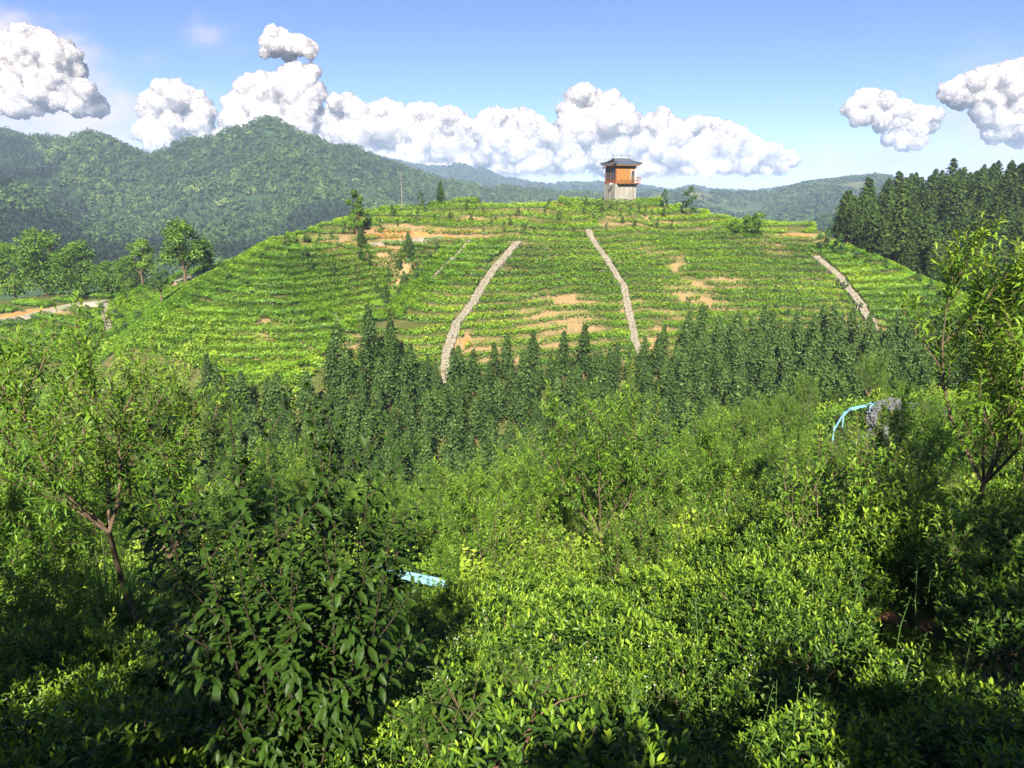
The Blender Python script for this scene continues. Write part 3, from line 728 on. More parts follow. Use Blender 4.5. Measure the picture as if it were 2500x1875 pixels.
pitch = dz / np.maximum(sl, 0.12)
spread = fbm(X / 7, Y / 7, 51, 3)
dense = np.isin(zone, (0, 4, 9)).astype(float)
patchy = np.clip((fbm(X / 14, Y / 9, 91, 3) - 0.52) * 6, 0, 1)           # where rows have closed up
hw = np.where(np.isin(zone, (6, 7, 8)), 0.52, 0.37 + 0.24 * spread + 0.34 * patchy + 0.50 * dense) * (0.85 + 0.3 * vnoise(X / 0.9, Y / 0.9, 61))
bz0 = bareness(X, Y)
hw = hw * (1 - 0.5 * np.clip(bz0 * 1.3 * (0.5 + vnoise(X / 1.3, Y / 1.3, 75)), 0, 1))
hw = np.minimum(hw, pitch * np.where(dense > 0.6, 0.62, 0.39 + 0.16 * patchy) + 0.08)
bz = bareness(X, Y) * (0.6 + 0.8 * vnoise(X / 1.1, Y / 1.1, 71))
gap = vnoise(X / 1.6, lev * 7.3, 81) < np.where(bz > 0.25, 0.05 + bz * 0.34, 0.015)
keep = (np.abs(d) < hw) & ~gap & (bz < 1.35)
for p, wd_ in PATHS:
    sel = np.where(keep)[0]
    m_ = np.full(len(sel), True)
    for a in np.array_split(np.arange(len(sel)), max(1, len(sel) // 40000)):
        q = sel[a]; dd = ((X[q, None] - p[None, ::2, 0]) ** 2 + (Y[q, None] - p[None, ::2, 1]) ** 2).min(1)
        m_[a] = dd > (wd_ * 0.5 + 0.12) ** 2
    keep[sel[~m_]] = False
cx_, cy_ = TWR[0], TWR[1]
keep &= ((X - cx_) ** 2 + (Y - cy_) ** 2 > 3.4 ** 2)
X, Y, Z, zone, lev, d, hw, gxx, gyy, sl, spread = [a[keep] for a in (X, Y, Z, zone, lev, d, hw, gxx, gyy, sl, spread)]
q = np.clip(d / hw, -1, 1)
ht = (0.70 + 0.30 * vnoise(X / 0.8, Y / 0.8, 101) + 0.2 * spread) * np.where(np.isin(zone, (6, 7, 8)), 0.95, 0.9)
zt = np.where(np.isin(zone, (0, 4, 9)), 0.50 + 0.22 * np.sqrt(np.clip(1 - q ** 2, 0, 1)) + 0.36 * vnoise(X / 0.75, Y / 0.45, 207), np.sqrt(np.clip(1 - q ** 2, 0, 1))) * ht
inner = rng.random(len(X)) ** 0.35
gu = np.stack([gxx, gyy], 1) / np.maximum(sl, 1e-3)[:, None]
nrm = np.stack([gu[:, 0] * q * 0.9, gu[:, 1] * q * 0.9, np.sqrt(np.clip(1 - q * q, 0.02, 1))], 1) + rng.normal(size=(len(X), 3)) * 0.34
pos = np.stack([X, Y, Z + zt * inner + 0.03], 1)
tint = np.clip(0.02 + 0.74 * (zt * inner / 0.9) + 0.40 * (fbm(X / 5, Y / 5, 111, 3) - 0.5) + 0.5 * (fbm(X / 16, Y / 11, 117, 3) - 0.52) + 0.10 * np.isin(zone, (6, 7, 8)) + rng.normal(size=len(X)) * 0.10, 0, 1)  # young growth pales the tops; shade low in the rows is painted in too
size = rng.uniform(0.12, 0.27, len(X))
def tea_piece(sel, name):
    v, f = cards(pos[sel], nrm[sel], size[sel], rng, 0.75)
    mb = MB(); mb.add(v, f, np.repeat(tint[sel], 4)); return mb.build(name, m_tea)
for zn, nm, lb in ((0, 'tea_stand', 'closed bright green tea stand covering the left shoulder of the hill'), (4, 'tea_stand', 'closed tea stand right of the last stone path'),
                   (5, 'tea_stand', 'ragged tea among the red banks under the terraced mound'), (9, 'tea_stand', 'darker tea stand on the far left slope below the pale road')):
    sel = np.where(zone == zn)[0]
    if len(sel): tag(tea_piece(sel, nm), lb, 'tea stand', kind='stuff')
def pieces(x, y, c=0.75):
    """Separate stretches of one row, left to right."""
    ci = np.floor(x / c).astype(int); cj = np.floor(y / c).astype(int); cells = {}
    for n_, key in enumerate(zip(ci.tolist(), cj.tolist())): cells.setdefault(key, []).append(n_)
    seen = set(); out = []
    for key in cells:
        if key in seen: continue
        st_ = [key]; seen.add(key); mem = []
        while st_:
            a, b = st_.pop(); mem += cells[(a, b)]
            for da in (-1, 0, 1):
                for db in (-1, 0, 1):
                    q_ = (a + da, b + db)
                    if q_ in cells and q_ not in seen: seen.add(q_); st_.append(q_)
        if len(mem) >= 90: out.append(np.array(mem))
    out = sorted(out, key=lambda m_: -len(m_))[:6]
    return sorted(out, key=lambda m_: x[m_].mean())
WHERE = {1: ('left of the first stone path', 'tea rows left of the first long stone path'), 2: ('between the long stone paths', 'tea rows between the two long stone paths'),
         3: ('left of the last stone path', 'tea rows between the middle and right stone paths'), 6: ('on the left mound', 'tea rows on the terraced mound'),
         7: ('under the tower', 'tea rows on the tower knoll'), 8: ('on the small far mound', 'tea rows on the small far mound')}
ORD = ['topmost', 'second', 'third', 'fourth', 'fifth', 'sixth', 'seventh', 'eighth', 'ninth', 'tenth', 'eleventh', 'twelfth', 'thirteenth', 'fourteenth', 'fifteenth', 'sixteenth', 'seventeenth', 'eighteenth', 'nineteenth', 'twentieth']
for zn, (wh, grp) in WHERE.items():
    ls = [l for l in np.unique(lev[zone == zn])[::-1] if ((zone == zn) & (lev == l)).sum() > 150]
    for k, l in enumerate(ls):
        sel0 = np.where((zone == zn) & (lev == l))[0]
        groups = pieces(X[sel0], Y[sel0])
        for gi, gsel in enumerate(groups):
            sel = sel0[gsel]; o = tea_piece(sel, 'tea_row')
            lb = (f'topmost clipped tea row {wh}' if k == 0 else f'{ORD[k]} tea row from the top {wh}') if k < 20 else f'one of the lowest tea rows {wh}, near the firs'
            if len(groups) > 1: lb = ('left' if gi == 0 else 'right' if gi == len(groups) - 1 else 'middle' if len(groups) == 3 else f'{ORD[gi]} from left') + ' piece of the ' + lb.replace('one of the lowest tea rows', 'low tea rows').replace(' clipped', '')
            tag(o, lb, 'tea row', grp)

# ------------------------------------------------------------------ tree builders
m_bark = surf_mat('grey_brown_bark', [(0.3, (0.055, 0.038, 0.024)), (0.55, (0.12, 0.085, 0.052)), (0.75, (0.20, 0.145, 0.09))], scale=9, coord='Object', stretch=(1, 1, 0.3), rough=0.9, bump=0.5)
m_firbark = surf_mat('red_brown_bark', [(0.3, (0.09, 0.045, 0.025)), (0.55, (0.19, 0.10, 0.06)), (0.8, (0.30, 0.20, 0.14))], scale=5, coord='Object', stretch=(1, 1, 0.3), rough=0.9)
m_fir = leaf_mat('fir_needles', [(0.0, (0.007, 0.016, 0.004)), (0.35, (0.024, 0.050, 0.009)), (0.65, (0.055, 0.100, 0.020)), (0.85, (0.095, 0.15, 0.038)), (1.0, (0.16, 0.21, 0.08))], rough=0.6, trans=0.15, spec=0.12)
m_cedar = leaf_mat('cedar_needles', [(0.0, (0.005, 0.012, 0.004)), (0.35, (0.018, 0.036, 0.007)), (0.7, (0.048, 0.080, 0.013)), (1.0, (0.10, 0.14, 0.03))], rough=0.65, trans=0.12, spec=0.1)
m_peach = leaf_mat('peach_leaf', [(0.0, (0.025, 0.065, 0.008)), (0.4, (0.072, 0.16, 0.012)), (0.7, (0.15, 0.27, 0.018)), (1.0, (0.29, 0.39, 0.035))], rough=0.45, trans=0.4, spec=0.35)
m_broad = leaf_mat('broad_leaf', [(0.0, (0.025, 0.06, 0.009)), (0.4, (0.065, 0.14, 0.014)), (0.7, (0.13, 0.235, 0.02)), (1.0, (0.25, 0.34, 0.035))], rough=0.5, trans=0.3, spec=0.3)
m_sap = leaf_mat('sapling_leaf', [(0.0, (0.018, 0.05, 0.012)), (0.5, (0.045, 0.095, 0.018)), (1.0, (0.10, 0.17, 0.03))], rough=0.45, trans=0.22, spec=0.35)

def fir_meshes(seed, h, rad, mat, name, nlev=17, bare=0.2, twigs=14, csize=(0.20, 0.38), per=6, powr=0.85):
    """Trunk with dead twigs, and a ragged conical crown of needle tufts on drooping branches."""
    r = np.random.default_rng(seed)
    tm = MB(); zz = np.linspace(-0.6, h * 0.98, 9)
    wob = np.cumsum(r.normal(size=(9, 2)) * 0.03, 0)
    tp = np.column_stack([wob, zz]); tm.tube(tp, np.linspace(0.018 * h + 0.02, 0.012, 9), 6)
    for i in range(twigs):
        z = h * r.uniform(0.06, bare + 0.2); a = r.uniform(0, 2 * pi); l = r.uniform(0.3, 0.9)
        tm.tube([(0, 0, z), (cos(a) * l * 0.6, sin(a) * l * 0.6, z + 0.03), (cos(a) * l, sin(a) * l, z - 0.1)], [0.016, 0.011, 0.005], 3, cap=False)
    nc_ = int(per * nlev * 15); s = r.random(nc_) ** 1.25
    k = np.floor(s * nlev); a = r.uniform(0, 2 * pi, nc_)
    wh = s * nlev - k                                       # position inside the whorl, tips below
    lobe = 0.80 + 0.28 * np.cos(a * per + k * 2.1 + seed) + 0.22 * (lattice(k.astype(int), np.floor(a * 1.6).astype(int), seed) - .5)
    prof = ((1 - s) ** powr * np.minimum(1, 0.62 + s * 4) + 0.05) * (1.05 - 0.42 * wh)
    u = r.random(nc_) ** 0.45
    rr = rad * prof * lobe * u
    pc = np.stack([np.cos(a) * rr, np.sin(a) * rr, h * (bare + (1 - bare) * s) - 0.22 * rr], 1) + r.normal(size=(nc_, 3)) * 0.03 * rad
    nc = np.stack([np.cos(a), np.sin(a), 0.85 + 0 * a], 1) + r.normal(size=(nc_, 3)) * 0.45
    sc_ = r.uniform(*csize, nc_); tt = np.clip(0.06 + 0.62 * u * u - 0.2 * wh + 0.12 * s + r.normal(size=nc_) * 0.08, 0, 1)  # inner tufts darker: shade inside the crown put into the tint
    v, f = cards(pc, nc, sc_, r, 0.6); cm = MB(); cm.add(v, f, np.repeat(tt, 4))
    return tm.mesh(name + '_trunk', m_firbark), cm.mesh(name + '_crown', mat)

def broad_meshes(seed, h, rad, mat, name, clumps=9, dens=260, csize=(0.14, 0.28), trunk_h=0.35, flat=0.75, bark=None):
    """Tapered trunk with limbs and a crown of separate leaf clumps with gaps between."""
    r = np.random.default_rng(seed); tm = MB(); top = np.array([r.normal() * 0.1, r.normal() * 0.1, h * trunk_h])
    tm.tube([(0, 0, -0.5), top * [0.5, 0.5, 0.5], top], [0.03 * h, 0.024 * h, 0.017 * h], 7)
    pc, nc, sc_, tt = [], [], [], []
    for i in range(clumps):
        a = i * 2.4 + r.uniform(-.4, .4); s = (i + 0.7) / clumps
        q = rad * 0.72 * math.sqrt(1 - abs(2 * s - 0.85) ** 2 * 0.6) * r.uniform(0.45, 1.0)
        c = np.array([cos(a) * q, sin(a) * q, h * (trunk_h + (0.93 - trunk_h) * s)])
        cr = rad * r.uniform(0.34, 0.55) * (1 - 0.25 * s)
        tm.tube([top * [1, 1, 0.8], (top + c) / 2 + [0, 0, -0.05 * h], c], [0.011 * h, 0.007 * h, 0.003 * h], 5, cap=False)
        d = unit(r.normal(size=(dens, 3))); d[:, 2] = np.where(d[:, 2] < -0.5, -d[:, 2], d[:, 2])
        rr = cr * r.random(dens) ** 0.4 * (0.8 + 0.4 * r.random(dens))
        p = c + d * rr[:, None] * [1, 1, flat]
        pc.append(p); nc.append(d * 0.6 + [0, 0, 0.5] + r.normal(size=(dens, 3)) * 0.45); sc_.append(r.uniform(*csize, dens))
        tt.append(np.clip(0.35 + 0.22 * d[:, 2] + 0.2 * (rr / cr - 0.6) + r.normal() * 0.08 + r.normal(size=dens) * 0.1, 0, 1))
    v, f = cards(np.concatenate(pc), np.concatenate(nc), np.concatenate(sc_), r, 0.7); cm = MB(); cm.add(v, f, np.repeat(np.concatenate(tt), 4))
    return tm.mesh(name + '_trunk', bark or m_bark), cm.mesh(name + '_crown', mat)

def peach_meshes(seed, h, mat, name, limbs=4, fork=0.32, spread=0.5, leaf=0.165, lean=(0, 0), shoots=7, subs=9, per=18, st=(0.35, 0.7), lw=0.25, bend=0.8, sub_len=0.30, trunk_r=0.008, low=0.2, limb_az=None, tint0=0.3):
    """Open vase-shaped fruit tree: forked trunk, limbs, side branches, leafy shoots with hanging lance leaves."""
    r = np.random.default_rng(seed); tm = MB()
    lean = np.array([lean[0], lean[1], 0.0]); fk = np.array([0, 0, h * fork]) + lean * fork * h
    mid = fk * 0.5 + np.array([r.normal() * .03, r.normal() * .03, 0]) * h * .5
    tm.tube([np.array([0, 0, -0.5]) - lean * 0.2, (0, 0, 0), mid, fk], np.array([1.5, 1.35, 1.1, 0.9]) * trunk_r * h, 8)
    SH = []                                              # shoots: base, direction, length, height fraction
    for i in range(limbs):
        a = (limb_az[i] if limb_az else i * 2 * pi / limbs + r.uniform(-.4, .4)); t = spread * r.uniform(0.35, 1.2)
        end = fk + np.array([cos(a) * sin(t), sin(a) * sin(t), cos(t)]) * h * (1 - fork) * r.uniform(0.85, 1.08) + lean * h * (1 - fork)
        u = np.linspace(0, 1, 7)[:, None]
        bow = np.array([cos(a), sin(a), -0.2]) * h * 0.07
        pl = fk * (1 - u) + end * u + bow * np.sin(u * pi) + r.normal(size=(7, 3)) * h * 0.008 * u
        tm.tube(pl, np.linspace(0.75, 0.16, 7) * trunk_r * h, 6)
        def along(s):
            j = min(int(s * 6), 5); f_ = s * 6 - j
            return pl[j] * (1 - f_) + pl[j + 1] * f_, unit(pl[j + 1] - pl[j])
        for k in range(subs):
            s = low + (0.97 - low) * (k + r.random()) / subs
            p, dr = along(s); b = r.uniform(0, 2 * pi)
            out = np.array([cos(b), sin(b), 0.35]); d = unit(dr * 0.55 + out * 0.8)
            l = h * sub_len * r.uniform(0.6, 1.2) * (1.15 - 0.55 * s)
            bp = np.stack([p, p + d * l * 0.5 + [0, 0, .02 * h], p + d * l + [0, 0, 0.06 * h]])
            tm.tube(bp, np.array([0.30, 0.2, 0.08]) * trunk_r * h, 4, cap=False)
            for q in range(shoots):
                e = (q + r.random()) / shoots; bq = bp[0] * (1 - e) ** 2 + 2 * bp[1] * e * (1 - e) + bp[2] * e * e
                SH.append((bq, unit(d * 0.5 + [0, 0, 0.65] + r.normal(size=3) * 0.45), r.uniform(0.28, 0.55) * (0.7 + h / 12)))
        for q in range(4):
            p, dr = along(r.uniform(0.55, 1.0)); SH.append((p, unit(dr + [0, 0, .3] + r.normal(size=3) * .35), r.uniform(0.35, 0.7) * (0.7 + h / 12)))
    B = np.array([s[0] for s in SH]); D = np.array([s[1] for s in SH]); LN = np.array([s[2] for s in SH])
    for i in range(len(B)):
        tm.tube([B[i], B[i] + D[i] * LN[i] * .6 + [0, 0, .02], B[i] + D[i] * LN[i] + [0, 0, 0.0]], [0.006, 0.004, 0.002], 3, cap=False)
    k = len(B); u = (np.arange(per) + 0.5) / per
    pos = (B[:, None] + D[:, None] * (LN[:, None, None] * u[None, :, None])).reshape(-1, 3)
    A1 = unit(np.cross(D, [0.31, 0.22, 0.93])); A2 = np.cross(D, A1)
    ph = (np.arange(per) * 2.39996)[None] + r.uniform(0, 6.28, (k, 1))
    rad = (np.cos(ph)[..., None] * A1[:, None] + np.sin(ph)[..., None] * A2[:, None])
    dirs = unit(rad * (1.0 - 0.45 * u[None, :, None]) + D[:, None] * (0.35 + 0.6 * u[None, :, None]) + [0, 0, 0.1] + r.normal(size=(k, per, 3)) * 0.15).reshape(-1, 3)
    ll = leaf * (0.75 + 0.4 * r.random(k * per)) * np.tile(1.05 - 0.4 * np.abs(u - 0.45), k)
    upv = np.array([0, 0, 1.0]) + r.normal(size=(k * per, 3)) * 0.25
    v, f, m = leaves(pos, dirs, upv, ll, ll * lw, bend * r.uniform(0.5, 1.3, k * per), st)
    zf = pos[:, 2] / h
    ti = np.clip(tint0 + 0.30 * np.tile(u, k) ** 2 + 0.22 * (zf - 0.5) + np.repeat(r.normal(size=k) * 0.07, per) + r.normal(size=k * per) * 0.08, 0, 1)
    cm = MB(); cm.add(v, f, np.repeat(ti, m))
    return tm.mesh(name + '_trunk', m_bark, True), cm.mesh(name + '_leaves', mat)

def plant(name, meshes, loc, rz, s, label, cat, group=None, parts=('trunk', 'crown')):
    """A tree standing at loc: an Empty with its trunk and crown."""
    e = empty(name, loc, rz, s); tag(e, label, cat, group)
    for p, me in zip(parts, meshes): link(p, me, e)
    return e

def poisson(cand, dmin, limit=99999):
    """Thin candidate points so that none stand nearer than dmin."""
    cell = {}; out = []
    for i, (x, y) in enumerate(cand):
        a, b = int(x // dmin), int(y // dmin); ok = True
        for da in (-1, 0, 1):
            for db in (-1, 0, 1):
                for j in cell.get((a + da, b + db), ()):
                    if (cand[j][0] - x) ** 2 + (cand[j][1] - y) ** 2 < dmin * dmin: ok = False
        if ok:
            cell.setdefault((a, b), []).append(i); out.append(i)
            if len(out) >= limit: break
    return out

# ------------------------------------------------------------------ fir plantation across the valley
FIR = [fir_meshes(100 + i, hh, rr, m_fir, 'fir') for i, (hh, rr) in enumerate([(5.2, 2.0), (4.6, 1.8), (5.8, 2.05), (4.2, 1.8), (5.2, 1.75)])]
r = np.random.default_rng(21)
cx = r.uniform(-46, 58, 50000); cyy = r.uniform(60, 98, 50000); cz = H(cx, cyy); fpx, fpy = proj(cx, cyy, cz)
lowl = np.interp(fpx, [a for a, b in LOW], [b for a, b in LOW])
ok = (fpy > lowl + 22 - 18 * (fpx > 1650)) & (fpx > 505) & (fpx < 2420) & (cyy > 63 + 0.10 * np.abs(cx)) & ~((fpx < 800) & (fpy < lowl + 60)) & ~((fpx > 2150) & (fpy < lowl + 8))
for p_, wd_ in PATHS:
    ok &= ((cx[:, None] - p_[None, ::2, 0]) ** 2 + (cyy[:, None] - p_[None, ::2, 1]) ** 2).min(1) > (wd_ / 2 + 0.7) ** 2
ok &= ~((np.hypot(cx - 30, cyy - 50) < 9))
cand = list(zip(cx[ok], cyy[ok])); idx = poisson(cand, 1.72)
idx.sort(key=lambda i: math.hypot(*cand[i])); 
pts = [cand[i] for i in idx]
rest = pts[298:]; pts = pts[:298]
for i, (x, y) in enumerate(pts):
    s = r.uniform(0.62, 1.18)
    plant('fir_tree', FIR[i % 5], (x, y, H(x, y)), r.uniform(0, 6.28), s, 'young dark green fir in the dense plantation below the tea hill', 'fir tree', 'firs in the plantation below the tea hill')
print('firs', len(pts), len(rest))
def joined(name, kinds, places, mats, label):
    mb = MB()
    for i, (x, y) in enumerate(places):
        me = kinds[i % len(kinds)]; a = r.uniform(0, 6.28); s = r.uniform(0.75, 1.1)
        for k, m in enumerate(me):
            v = np.empty(len(m.vertices) * 3, np.float32); m.vertices.foreach_get('co', v); v = v.reshape(-1, 3) * s
            t = np.empty(len(m.vertices), np.float32); m.attributes['tint'].data.foreach_get('value', t)
            v = np.stack([v[:, 0] * cos(a) - v[:, 1] * sin(a) + x, v[:, 0] * sin(a) + v[:, 1] * cos(a) + y, v[:, 2] + H(x, y)], 1)
            f = np.empty(len(m.loops), np.int32); m.loops.foreach_get('vertex_index', f)
            lt = np.empty(len(m.polygons), np.int32); m.polygons.foreach_get('loop_total', lt); ls = np.concatenate([[0], np.cumsum(lt)[:-1]])
            mb.add(v, [f[(ls[lt == q][:, None] + np.arange(q)[None])] for q in np.unique(lt)], t, k)
    return tag(mb.build(name, mats), label, 'wood', kind='stuff')
if rest: joined('fir_wood', FIR, rest, [m_firbark, m_fir], 'farthest firs of the plantation, running up to the tea')
# two firs that stand alone at the edge of the tea
for px_, py_, s, lb in [(905, 905, 1.25, 'tall blue-green fir standing above the others at the tea edge'), (958, 915, 1.1, 'fir beside the tallest one, below the first stone path'),]:
    q = hit(px_, py_, 70)[0]; plant('fir_tree', FIR[2], q, 1.0, s, lb, 'fir tree', None)

# ------------------------------------------------------------------ dark conifers on the hillside to the right
CED = [fir_meshes(200 + i, hh, rr, m_cedar, 'cedar', nlev=19, bare=0.28, twigs=8, csize=(0.34, 0.70), per=5, powr=0.62) for i, (hh, rr) in enumerate([(10.0, 3.3), (9.0, 3.0), (11.5, 3.4), (8.0, 3.2)])]
cx = r.uniform(58, 150, 30000); cyy = r.uniform(118, 205, 30000); fpx, fpy = proj(cx, cyy, H(cx, cyy))
edge = np.interp(fpx, [2040, 2100, 2190, 2275, 2320, 2420, 2560], [598, 632, 680, 722, 800, 850, 860])
ok = (fpx > 2050) & (fpx < 2620) & (fpy < edge + 60) & (fpy > 470)
cand = list(zip(cx[ok], cyy[ok])); idx = poisson(cand, 3.0); pts = [cand[i] for i in idx]; pts.sort(key=lambda c: math.hypot(*c)); rest = pts[296:]; pts = pts[:296]
if rest: joined('conifer_wood', CED, rest, [m_firbark, m_cedar], 'far upper part of the dark conifer wood on the right hillside')
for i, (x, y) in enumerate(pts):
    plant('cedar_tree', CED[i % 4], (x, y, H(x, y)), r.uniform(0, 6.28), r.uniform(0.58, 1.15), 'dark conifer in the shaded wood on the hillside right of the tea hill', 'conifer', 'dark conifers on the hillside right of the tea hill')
print('cedars', len(pts))
for px_, py_, s, lb in [(2494, 545, 1.25, 'tallest dark conifer at the edge of the wood, with a bare lower trunk'), (2440, 560, 1.05, 'dark conifer with a spire top next to the tallest one')]:
    q = hit(px_, py_, 125)[0]; plant('cedar_tree', CED[2], q, 2.0, s, lb, 'conifer')

SHADE = [(-3.6, -3.2, 0, .95, 'leafy tree on the slope above the shaded left tea bushes'), (-6.8, -3.4, 1, .9, 'large leafy tree above the far left of the near slope'), (5.4, -3.0, 1, .95, 'large leafy tree above the red hollow on the right'), (8.8, -3.2, 0, 1.1, 'leafy tree above the far right of the near slope'),
         (0.6, -3.2, 2, .85, 'round bush on the slope behind the viewpoint'), (2.6, -3.0, 2, 1.0, 'taller round bush on the slope behind the viewpoint, next to the large tree')]
# ------------------------------------------------------------------ trees and saplings on the tea hill
BRO = [broad_meshes(300 + i, h, rd, m_broad, 'leafy', cl, int(dn * 1.5)) for i, (h, rd, cl, dn) in enumerate([(6.0, 2.6, 12, 260), (6.5, 2.3, 12, 240), (4.5, 2.2, 9, 240), (3.0, 1.9, 7, 260)])]
TALL = broad_meshes(310, 6.0, 1.45, m_broad, 'tall_leafy', 12, 230, (0.14, 0.3), 0.12, 1.0)
DPINE = broad_meshes(311, 5.5, 1.9, m_sap, 'round_pine', 8, 300, (0.14, 0.28), 0.5, 0.8)
OAKS = [broad_meshes(320 + i, h, rd, m_broad, 'dark_leafy', 15, 360, (0.16, 0.34), 0.08, 0.9) for i, (h, rd) in enumerate([(6.5, 3.2), (5.0, 3.0)])]
SAP = [broad_meshes(330 + i, h, rd, m_sap, 'sapling', 6, 110, (0.09, 0.22), 0.08, 1.3) for i, (h, rd) in enumerate([(1.9, 0.75), (1.6, 0.6), (2.3, 0.8)])]
SPINDLE = [broad_meshes(340 + i, h, rd, m_sap, 'upright_sapling', 7, 90, (0.09, 0.2), 0.05, 1.6) for i, (h, rd) in enumerate([(2.6, 0.55), (2.2, 0.5)])]
def stand(name, meshes, px_, py_, y0, s, label, cat, group=None, sink=0.0, rz=None):
    q = hit(px_, py_, y0)[0]; q[2] -= sink
    return plant(name, meshes, q, rng.uniform(0, 6.28) if rz is None else rz, s, label, cat, group)
TH = 'broadleaf tree'
stand('leafy_tree', TALL, 872, 575, 100, 1.15, 'tall bright green tree standing alone left of the terraced mound', TH)
stand('leafy_tree', BRO[0], 455, 705, 112, 1.75, 'tall pale green tree with an open flat crown above the left road', TH)
stand('leafy_tree', BRO[1], 350, 705, 112, 1.25, 'bright round-crowned tree beside the tall open-crowned one', TH)
stand('leafy_tree', BRO[2], 500, 672, 118, 1.3, 'low bushy tree between the open-crowned tree and the tea shoulder', TH)
stand('pine_tree', DPINE, 398, 752, 100, 0.95, 'dark round-topped pine on a slender bare trunk at the left gully', 'pine tree')
for px_, py_, s, lb in [(40, 728, 1.0, 'dense dark tree clump at the far left edge above the road'), (110, 722, 1.15, 'rounded green tree left of the road bend'), (-30, 735, 1.2, 'dark leafy tree cut by the left edge of the view'), (200, 726, 0.95, 'olive green tree just above the bend of the pale road'),
                        (275, 722, 0.75, 'smaller olive tree right of the road bend'), (160, 712, 0.8, 'dark tree half hidden behind the rounded one'), (320, 722, 0.6, 'low shrubby tree under the bright round-crowned one')]:
    stand('leafy_tree', OAKS[int(px_) % 2], px_, py_, 128, s * 1.5, lb, TH, 'trees above the left road')
stand('leafy_tree', SPINDLE[0], 1028, 515, 120, 1.3, 'slim yellow-green tree on top of the mound beside the rows', TH)
stand('fir_tree', FIR[4], 1076, 500, 125, 0.85, 'single dark fir on the skyline of the terraced mound', 'fir tree')
stand('leafy_tree', SAP[2], 1680, 525, 120, 2.0, 'round dark green tree on the skyline right of the tower', TH)
stand('leafy_tree', SPINDLE[1], 1622, 508, 120, 1.5, 'narrow dark tree on the skyline next to the tower knoll', TH)
stand('leafy_tree', BRO[3], 1835, 580, 110, 1.25, 'broad bright bush tree on the right end of the ridge', TH)
stand('leafy_tree', BRO[3], 1790, 572, 110, 0.7, 'small bright bush left of the broad one on the ridge', TH)
stand('leafy_tree', SAP[0], 2010, 615, 110, 1.8, 'dark bush by the small far mound', TH)
stand('leafy_tree', SAP[1], 2045, 625, 110, 1.9, 'dark green bush at the foot of the conifer wood', TH)
dt = MB(); rr_ = np.random.default_rng(5)
for k in range(16):
    z = 0.6 + k * 0.36; a = k * 2.4; l = 0.9 * (1 - k / 20)
    dt.tube([(0, 0, z), (cos(a) * l, sin(a) * l, z + 0.25)], [0.03, 0.008], 4, cap=False)
    for q in range(4):
        b = a + rr_.uniform(-.7, .7); c = np.array([cos(a) * l * .6, sin(a) * l * .6, z + .15]); dt.tube([c, c + [cos(b) * .4, sin(b) * .4, .2]], [0.014, 0.005], 3, cap=False)
dt.tube([(0, 0, -.5), (0.03, 0, 3), (0, 0.02, 6.6)], [0.09, 0.06, 0.01], 6)
q = hit(970, 520, 110)[0]; q[1] += 6
m_dead = surf_mat('dead_grey_wood', [(0.3, (0.16, 0.12, 0.10)), (0.7, (0.30, 0.25, 0.22))], scale=5, rough=0.9)
o = dt.build('dead_tree', m_dead); o.location = (q[0], q[1], H(q[0], q[1])); tag(o, 'bare dead grey tree behind the left terraced mound', 'dead tree')
dt = MB(); dt.tube([(0, 0, -.3), (-.1, 0, 1.2), (-.3, 0, 2.6)], [0.05, 0.035, 0.01], 5)
for a, z in ((2.6, 1.2), (0.5, 1.5), (3.4, 1.9), (2.9, .9)): dt.tube([(-.1, 0, z), (-.1 + cos(a) * .5, sin(a) * .3, z + .8)], [0.02, 0.006], 4, cap=False)
q = hit(832, 832, 80)[0]; o = dt.build('dead_sapling', m_dead); o.location = q; o.scale = (1.3,) * 3; tag(o, 'pale leafless sapling leaning on the left shoulder of the tea hill', 'dead sapling')
SPOTS = [(950, 690), (975, 660), (1010, 668), (940, 735), (975, 730), (945, 755), (1022, 690), (760, 665), (815, 678), (745, 640), (880, 640), (1000, 640), (1050, 640), (1066, 615), (900, 655), (985, 700), (920, 720)]
for i, (a, b) in enumerate(SPOTS):
    stand('sapling', SAP[i % 3], a, b, 90, rng.uniform(0.75, 1.15), 'dark sapling scattered down the gully left of the first path', 'sapling', 'dark saplings in the gully')
stand('fir_tree', FIR[1], 882, 608, 100, 0.72, 'small dark fir on the red bank below the road cut', 'fir tree')
stand('fir_tree', FIR[3], 998, 622, 100, 0.78, 'small bushy fir below the pale dirt track', 'fir tree')
KN = [(1140, 512), (1180, 520), (1100, 530), (1060, 535), (1020, 540), (970, 545), (1000, 535), (1150, 535), (930, 560), (1120, 545), (960, 520), (1210, 535), (1245, 545), (1230, 560), (1280, 555), (1305, 565), (1180, 560), (1330, 520), (900, 540), (870, 560), (1040, 520), (1200, 545),
      (1385, 505), (1425, 520), (1430, 500), (1470, 515), (1490, 510), (1515, 520), (1540, 520), (1560, 515), (1520, 540), (1550, 545), (1575, 525), (1590, 530), (1450, 535), (1620, 525), (1640, 555), (1480, 560), (1400, 565), (1545, 555), (1605, 550), (1505, 500), (1365, 530), (1460, 505)]
for i, (a, b) in enumerate(KN):
    lf = a < 1345
    stand('sapling', (SPINDLE + SAP)[i % 4], a, b + 8, 105, rng.uniform(0.55, 0.95), 'slim dark sapling among the terraced rows of the mound' if lf else 'slim dark sapling among the rows below the tower', 'sapling', 'saplings on the terraced mound' if lf else 'saplings below the tower')
RSP = [(1340, 505), (1290, 520), (1265, 525), (720, 600), (700, 605), (680, 612), (655, 620), (640, 628), (620, 635), (590, 645), (570, 655), (750, 592), (780, 585), (810, 578), (840, 568), (548, 660), (660, 645), (690, 630), (560, 690), (600, 700)]
